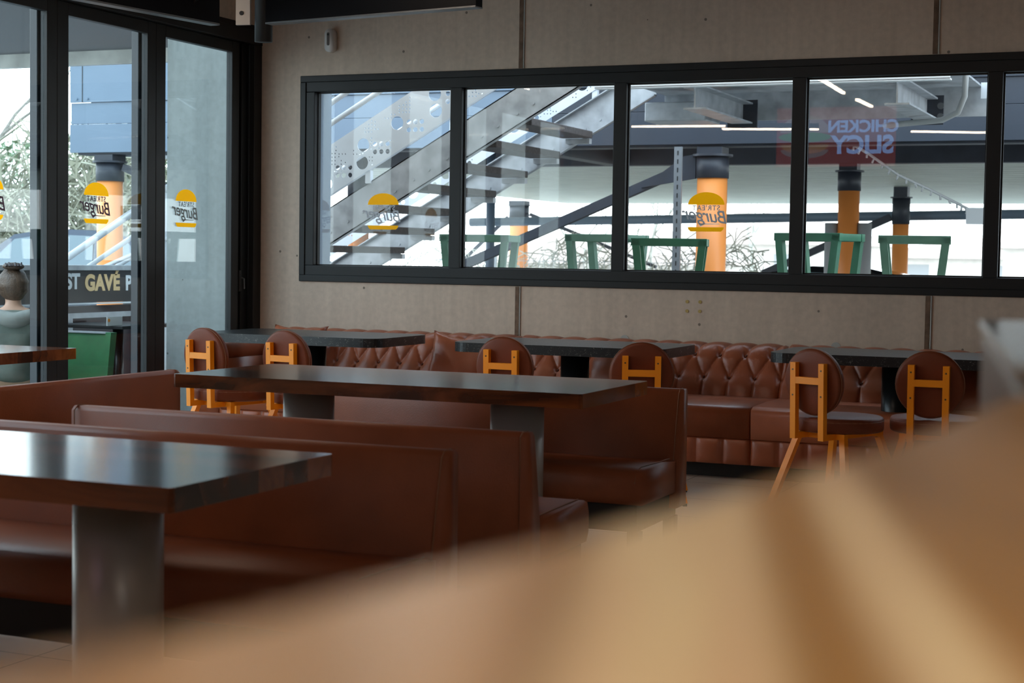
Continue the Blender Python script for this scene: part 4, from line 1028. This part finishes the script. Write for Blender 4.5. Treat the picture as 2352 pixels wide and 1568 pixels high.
jv = [(0, 0, 0.49), (0.012, 0, 0.64), (0.02, 0, 0.80), (0.012, 0, 0.95), (0.0, 0, 1.03), (0.0, 0.165, 0.98), (0.0, 0.225, 0.78), (-0.18, 0.19, 0.71), (0.0, -0.165, 0.98), (0.0, -0.225, 0.78), (-0.18, -0.19, 0.71)]
je = [(0, 1), (1, 2), (2, 3), (3, 4), (3, 5), (5, 6), (6, 7), (3, 8), (8, 9), (9, 10)]
jr = [(0.17, 0.20), (0.155, 0.185), (0.165, 0.20), (0.15, 0.19), (0.10, 0.12), 0.088, 0.075, 0.058, 0.088, 0.075, 0.058]
skin_mesh('jacket', jv, je, jr, M['jacket'], per)
skin_mesh('hood', [(0.07, 0.15, 1.03), (0.12, 0.07, 0.99), (0.135, 0, 0.96), (0.12, -0.07, 0.99), (0.07, -0.15, 1.03)], [(0, 1), (1, 2), (2, 3), (3, 4)], [0.05, 0.065, 0.075, 0.065, 0.05], M['hood'], per)
bm = nb(); bmesh.ops.create_uvsphere(bm, u_segments=32, v_segments=20, radius=1)
for v in bm.verts:
    v.co = Vector((v.co.x*0.112+(0.012 if v.co.x > 0 else 0), v.co.y*0.098, v.co.z*0.128-0.01*(v.co.x > 0)))
    v.co += Vector((0, 0.004*math.sin(v.co.z*90), 0))
bmesh.ops.delete(bm, geom=[v for v in bm.verts if v.co.x < -0.062 and v.co.z < 0.055], context='VERTS')
bmesh.ops.translate(bm, vec=(-0.05, 0, 1.245), verts=bm.verts)
hair = obj('hair', bm, M['hair'], per, True)
bm = nb(); bmesh.ops.create_uvsphere(bm, u_segments=16, v_segments=10, radius=0.05); bmesh.ops.scale(bm, vec=(1.1, 1.4, 0.6), verts=bm.verts)
bmesh.ops.translate(bm, vec=(0.0, 0, 1.375), verts=bm.verts); obj('bun', bm, M['hair'], hair, True)
bm = nb()
for k in range(6): tube(bm, [(0.02+0.005*k, -0.045+0.018*k, 1.385), (0.035, -0.05+0.02*k, 1.395+0.006*(k % 2)), (0.055, -0.045+0.018*k, 1.375)], 0.008, 6)
obj('hair_clip', bm, M['clip'], hair)
for s in (-1, 1):
    bm = nb(); bmesh.ops.create_uvsphere(bm, u_segments=8, v_segments=6, radius=0.013); o = obj('eye', bm, M['white'], per, True); o.location = (-0.138, s*0.034, 1.245)
bm = nb(); tube(bm, [(-0.135, 0, 1.26), (-0.165, 0, 1.215)], 0.012, 8, rad=[0.007, 0.016]); obj('nose', bm, M['skin'], per, True)
obj('mouth', tube(nb(), [(-0.137, -0.025, 1.185), (-0.145, 0, 1.183), (-0.137, 0.025, 1.185)], 0.006, 6), mat('lips', (0.45, 0.15, 0.13), 0.5), per, True)
for s in (-1, 1):   # hands with five fingers resting forward
    hp = [(-0.30, s*0.12, 0.76), (-0.36, s*0.105, 0.765), (-0.40, s*0.10, 0.765)]; he = [(0, 1), (1, 2)]; hr_ = [0.024, (0.034, 0.018), (0.036, 0.016)]
    for k, (dy, L) in enumerate(((-0.027, 0.055), (-0.009, 0.068), (0.009, 0.063), (0.027, 0.048))):
        i0 = len(hp); hp += [(-0.41, s*0.10+dy, 0.765), (-0.41-L*0.6, s*0.10+dy*1.1, 0.76), (-0.41-L, s*0.10+dy*1.1, 0.742)]; he += [(2, i0), (i0, i0+1), (i0+1, i0+2)]; hr_ += [0.009, 0.0085, 0.0075]
    i0 = len(hp); hp += [(-0.36, s*0.065, 0.76), (-0.395, s*0.045, 0.752)]; he += [(1, i0), (i0, i0+1)]; hr_ += [0.011, 0.009]
    skin_mesh('hand', hp, he, hr_, M['skin'], per)
cs = thing('terrace_chair', 'orange-legged terrace chair under the seated person', 'chair', (-7.20, 8.53, -0.06), R(-48))
obj('seat', B((-0.25, -0.22, 0.23), (0.2, 0.22, 0.262), 0.008), M['greenwood'], cs)
for x in (-0.22, 0.17):
    for y in (-0.19, 0.19): obj('leg', B((x-0.02, y-0.02, 0), (x+0.02, y+0.02, 0.229)), M['orange'], cs)

# ------------------------------------------------------------ cars
def car(loc, rz, paint, label, sc=1.0, z=-0.06):
    t = thing('parked_car', label, 'car', (loc[0], loc[1], z), rz)
    # side profile (x along length, z up)
    secs = [(-2.15, 0.35, 0.62, 0.0), (-2.05, 0.25, 0.80, 0), (-1.2, 0.22, 0.92, 0), (-0.75, 0.22, 0.97, 0), (0.9, 0.22, 0.98, 0), (1.6, 0.24, 0.98, 0), (2.05, 0.28, 0.92, 0), (2.15, 0.38, 0.70, 0)]
    bm = nb(); rings = []
    for x, zb, zt, _ in secs:
        w = 0.88 if abs(x) < 1.8 else 0.78
        pr_ = [(-w*0.92, zb), (-w, zb+0.12), (-w, zt-0.14), (-w*0.94, zt-0.03), (-w*0.7, zt), (w*0.7, zt), (w*0.94, zt-0.03), (w, zt-0.14), (w, zb+0.12), (w*0.92, zb)]
        rings.append([bm.verts.new((x, a, b)) for a, b in pr_])
    for a, b in zip(rings, rings[1:]):
        for k in range(10): bm.faces.new((a[k], a[(k+1) % 10], b[(k+1) % 10], b[k]))
    bm.faces.new(rings[0]); bm.faces.new(rings[-1][::-1]); bevel_all(bm, 0.03, 2, 40)
    body = obj('body', bm, paint, t, True)
    rs = [(-0.95, 0.955, 0.80), (-0.30, 1.42, 0.66), (0.2, 1.50, 0.64), (0.9, 1.48, 0.62), (1.35, 1.38, 0.62), (1.95, 0.965, 0.76)]
    bm = nb(); top = []
    v0 = []; 
    for x, z_, w in rs: v0.append((bm.verts.new((x, -w, z_)), bm.verts.new((x, w, z_)), bm.verts.new((x, -0.83, 0.95)), bm.verts.new((x, 0.83, 0.95))))
    for a, b in zip(v0, v0[1:]):
        bm.faces.new((a[0], a[1], b[1], b[0])); bm.faces.new((a[0], b[0], b[2], a[2])); bm.faces.new((a[1], a[3], b[3], b[1]))
    bm.faces.new((v0[0][0], v0[0][2], v0[0][3], v0[0][1])); bm.faces.new((v0[-1][1], v0[-1][3], v0[-1][2], v0[-1][0]))
    cab = obj('cabin', bm, paint, t)
    for s in (-1, 1):
        for poly in ([(-0.62, 1.00), (0.05, 1.00), (0.05, 1.41), (-0.28, 1.36)], [(0.10, 1.00), (0.85, 1.00), (0.80, 1.41), (0.10, 1.43)], [(0.90, 1.00), (1.62, 1.04), (1.28, 1.33), (0.85, 1.41)]):
            bm = nb(); vs1 = []
            for x, z_ in poly: vs1.append(bm.verts.new((x, s*(0.835-(z_-0.95)*0.36+0.006), z_)))
            vs2 = [bm.verts.new(v.co-Vector((0, s*0.008, 0))) for v in vs1]; n_ = len(vs1)
            for i in range(n_): bm.faces.new((vs1[i], vs1[(i+1) % n_], vs2[(i+1) % n_], vs2[i]))
            bm.faces.new(vs1); bm.faces.new(vs2[::-1]); obj('side_window', bm, M['carglass'], cab)
        for x in (-1.38, 1.32):
            w_ = obj('wheel', tube(nb(), [(x, s*0.72, 0.32), (x, s*0.90, 0.32)], 0.32, 32), M['tyre'], t, False)
            obj('rim', tube(nb(), [(x, s*0.901, 0.32), (x, s*0.912, 0.32)], 0.21, 24), M['wheelrim'], w_)
        for x in (-0.05, 0.85): obj('door_handle', B((x-0.02, s*0.885-0.01, 0.78), (x+0.18, s*0.885+0.012, 0.815), 0.006), paint, body)
    return t
car((-14.0, 17.5), R(12), M['carblue'], 'dark blue car parked beyond the parapet at far left', z=0.03)
car((-4.7, 20.5), R(3), M['carblack'], 'black car whose roof shows at the bottom of the third pane', z=-0.30)

# ------------------------------------------------------------ trees, hedges, houses, fence
def tree(loc, h, label, seed, spread=1.0, m='bark', depth=4, r0=0.11):
    rnd = random.Random(seed); bm = nb()
    def br_(p, d, L, r, k):
        q = p+d*L*0.5+Vector((rnd.uniform(-1, 1), rnd.uniform(-1, 1), 0))*L*0.05; e = p+d*L
        tube(bm, [p, q, e], r, 6, False, [r, r*0.8, r*0.6])
        if k == 0: return
        for i in range(rnd.choice((2, 3, 3))):
            nd = (d+Vector((rnd.uniform(-1, 1), rnd.uniform(-1, 1), rnd.uniform(-0.2, 0.7)))*0.75*spread).normalized()
            br_(p+d*L*rnd.uniform(0.55, 1.0), nd, L*rnd.uniform(0.6, 0.8), r*0.55, k-1)
    br_(Vector((0, 0, 0)), Vector((rnd.uniform(-0.1, 0.1), 0, 1)).normalized(), h*0.38, r0, depth)
    o = obj('bare_tree', bm, M[m], None, True); o.location = (loc[0], loc[1], -0.1)
    return tag(o, label, 'tree', 'bare trees beyond the car park')
tree((-19.6, 26.5), 7.5, 'tall bare tree against the sky at the far left', 3, 1.0, 'bark', 5, 0.16)
tree((-11.6, 35.0), 4.0, 'pale bare tree behind the second pane, left of the far column', 5, 1.3, 'twig', 5, 0.07)
tree((-13.8, 37.0), 4.2, 'pale bare tree behind the stair foot', 8, 1.3, 'twig', 5, 0.07)
tree((-9.6, 36.5), 4.4, 'pale bare tree behind the thick diagonal brace', 12, 1.3, 'twig', 5, 0.07)
tree((-2.4, 46.0), 3.8, 'distant bare tree at the right pane', 17, 1.2, 'twig', 5, 0.05)
tree((-24.0, 27.0), 7.0, 'second bare tree at the left edge of the picture', 21, 1.0, 'bark', 5, 0.14)
def thicket(name, x0, x1, y, h, n, label, m, seed, L=1.0, th=0.018, leaf=0):
    rnd = random.Random(seed); bm = nb()
    for _ in range(n):
        x = rnd.uniform(x0, x1); yy = y+rnd.uniform(-0.8, 0.8); z = h*(rnd.random()**0.8)*(0.85+0.15*math.sin(x*2.1)+0.1*math.sin(x*5.3))
        d = Vector((rnd.uniform(-1, 1), rnd.uniform(-0.4, 0.4), rnd.uniform(-0.7, 0.9)))*L*rnd.uniform(0.3, 1)
        p = Vector((x, yy, z)); q = p+d; mid = (p+q)/2+Vector((0, 0, rnd.uniform(0.02, 0.15)*L))
        tube(bm, [p, mid, q], th*rnd.uniform(0.5, 1.2), 3, False)
    for _ in range(leaf):
        x = rnd.uniform(x0, x1); z = h*rnd.random(); yy = y+rnd.uniform(-0.5, 0.9)
        a = rnd.uniform(0.04, 0.11); vs1 = [bm.verts.new((x+rnd.uniform(-a, a), yy+rnd.uniform(-a, a), z+rnd.uniform(-a, a))) for _ in range(3)]; bm.faces.new(vs1)
    o = obj(name, bm, M[m]); return tag(o, label, 'shrubbery', kind='stuff')
thicket('bramble_thicket', -24, -14, 21.6, 2.9, 3800, 'tangle of pale dry brambles beyond the parked car', 'bramble', 31, 1.3)
thicket('evergreen_hedge', -27, -15, 25.6, 3.4, 200, 'grey-green hedge behind the brambles', 'evergreen', 33, 1.0, 0.02, 16000)
thicket('twiggy_hedge', -15, -7.5, 29.5, 1.5, 1400, 'pale twiggy hedge behind the fence', 'twig', 35, 0.7, 0.012)
def fence(x0, x1, y, h, label):
    t = thing('mesh_fence', label, 'fence', (x0, y, -0.06)); n = int((x1-x0)/0.10)
    bm = nb()
    for k in range(n): tube(bm, [(k*0.10, 0, 0.02), (k*0.10, 0, h)], 0.004, 4)
    for z in (0.1, h*0.5, h-0.1): tube(bm, [(0, 0, z), (x1-x0, 0, z)], 0.006, 4)
    obj('wire_panel', bm, M['galv_light'], t)
    for k in range(int((x1-x0)/2.5)+1): obj('fence_post', sq(nb(), [(k*2.5, 0.02, 0), (k*2.5, 0.02, h+0.05)], 0.05), M['galv_light'], t)
fence(-14.9, -8.0, 28.2, 1.35, 'pale wire mesh fence behind the stair foot')
def house(loc, w, h, rh, label, rz=0.0, d=6.0):
    t = thing('house', label, 'house', (loc[0], loc[1], -0.1), rz)
    wl_ = obj('wall', B((-w/2, 0, 0), (w/2, d, h)), M['render'], t)
    bm = prism(nb(), [(-w/2-0.4, h+0.001), (w/2+0.4, h+0.001), (w/2+0.4, h+0.08), (0, h+rh), (-w/2-0.4, h+0.08)], -0.5, d+0.3, 'y')
    obj('roof', bm, M['tile'], t)
    for x in (-w*0.28, w*0.2): obj('window', B((x-0.5, -0.03, h*0.42), (x+0.5, 0.0, h*0.82)), M['conduit'], wl_)
house((-16.5, 62.0), 8.0, 2.0, 1.3, 'distant pale house behind the orange column in the third pane', R(-6))
house((-2.2, 56.0), 8.0, 1.9, 1.2, 'distant pale house in the rightmost pane', R(5))
house((-9.8, 75.0), 8.0, 1.6, 1.0, 'low distant pale house behind the guard pipes', R(0))
house((-16.5, 44.0), 6.0, 1.2, 0.9, 'small pale shed behind the second pane', R(0))
o = obj('boundary_wall', B((-13.5, 38.0, -0.1), (2.0, 38.2, 0.95)), M['render']); tag(o, 'low pale boundary wall before the distant houses', 'wall')
bl = obj('bollard', cyl(nb(), (-3.05, 15.6, -0.06), 0.07, 1.20, 20), M['carblue'], None, True); tag(bl, 'dark blue bollard right of the guarded column', 'bollard')
bl = obj('bollard', cyl(nb(), (-1.25, 17.8, -0.06), 0.055, 1.20, 20), M['carblue'], None, True); tag(bl, 'slim blue bollard at the bottom of the rightmost pane', 'bollard')
rs_ = obj('road_sign', tube(nb(), [(-9.75, 18.0, 1.78), (-9.75, 18.03, 1.78)], 0.15, 24), M['redsign']); tag(rs_, 'round red road sign glimpsed between the stair treads', 'road sign')
obj('sign_post', tube(nb(), [(-9.75, 18.06, -0.06), (-9.75, 18.06, 1.9)], 0.025, 8), M['galv'], rs_)
tp = obj('grey_pole', tube(nb(), [(-8.2, 18.5, -0.06), (-8.2, 18.5, 2.6)], 0.055, 16), M['clad'], None, True); tag(tp, 'blue-grey vertical pole left of the far column', 'pole')

# repeats carry a shared group
GROUPS = {'round_back_chair': 'round-back orange chairs along the sofa', 'booth_bench': 'leather booth benches', 'booth_table': 'walnut booth tables',
          'timber_bar_chair': 'green timber bar chairs behind the strip window', 'diagonal_brace': 'braces of the parking deck', 'house': 'distant pale houses',
          'bollard': 'blue bollards in the car park', 'hanging_screen': 'screens around the ceiling pole', 'lifting_anchor': 'lifting anchors in the concrete wall', 'parked_car': 'parked cars'}
for o in list(C.objects):
    if o.parent is None:
        g = GROUPS.get(o.name.split('.')[0])
        if g and not o.get('group'): o['group'] = g
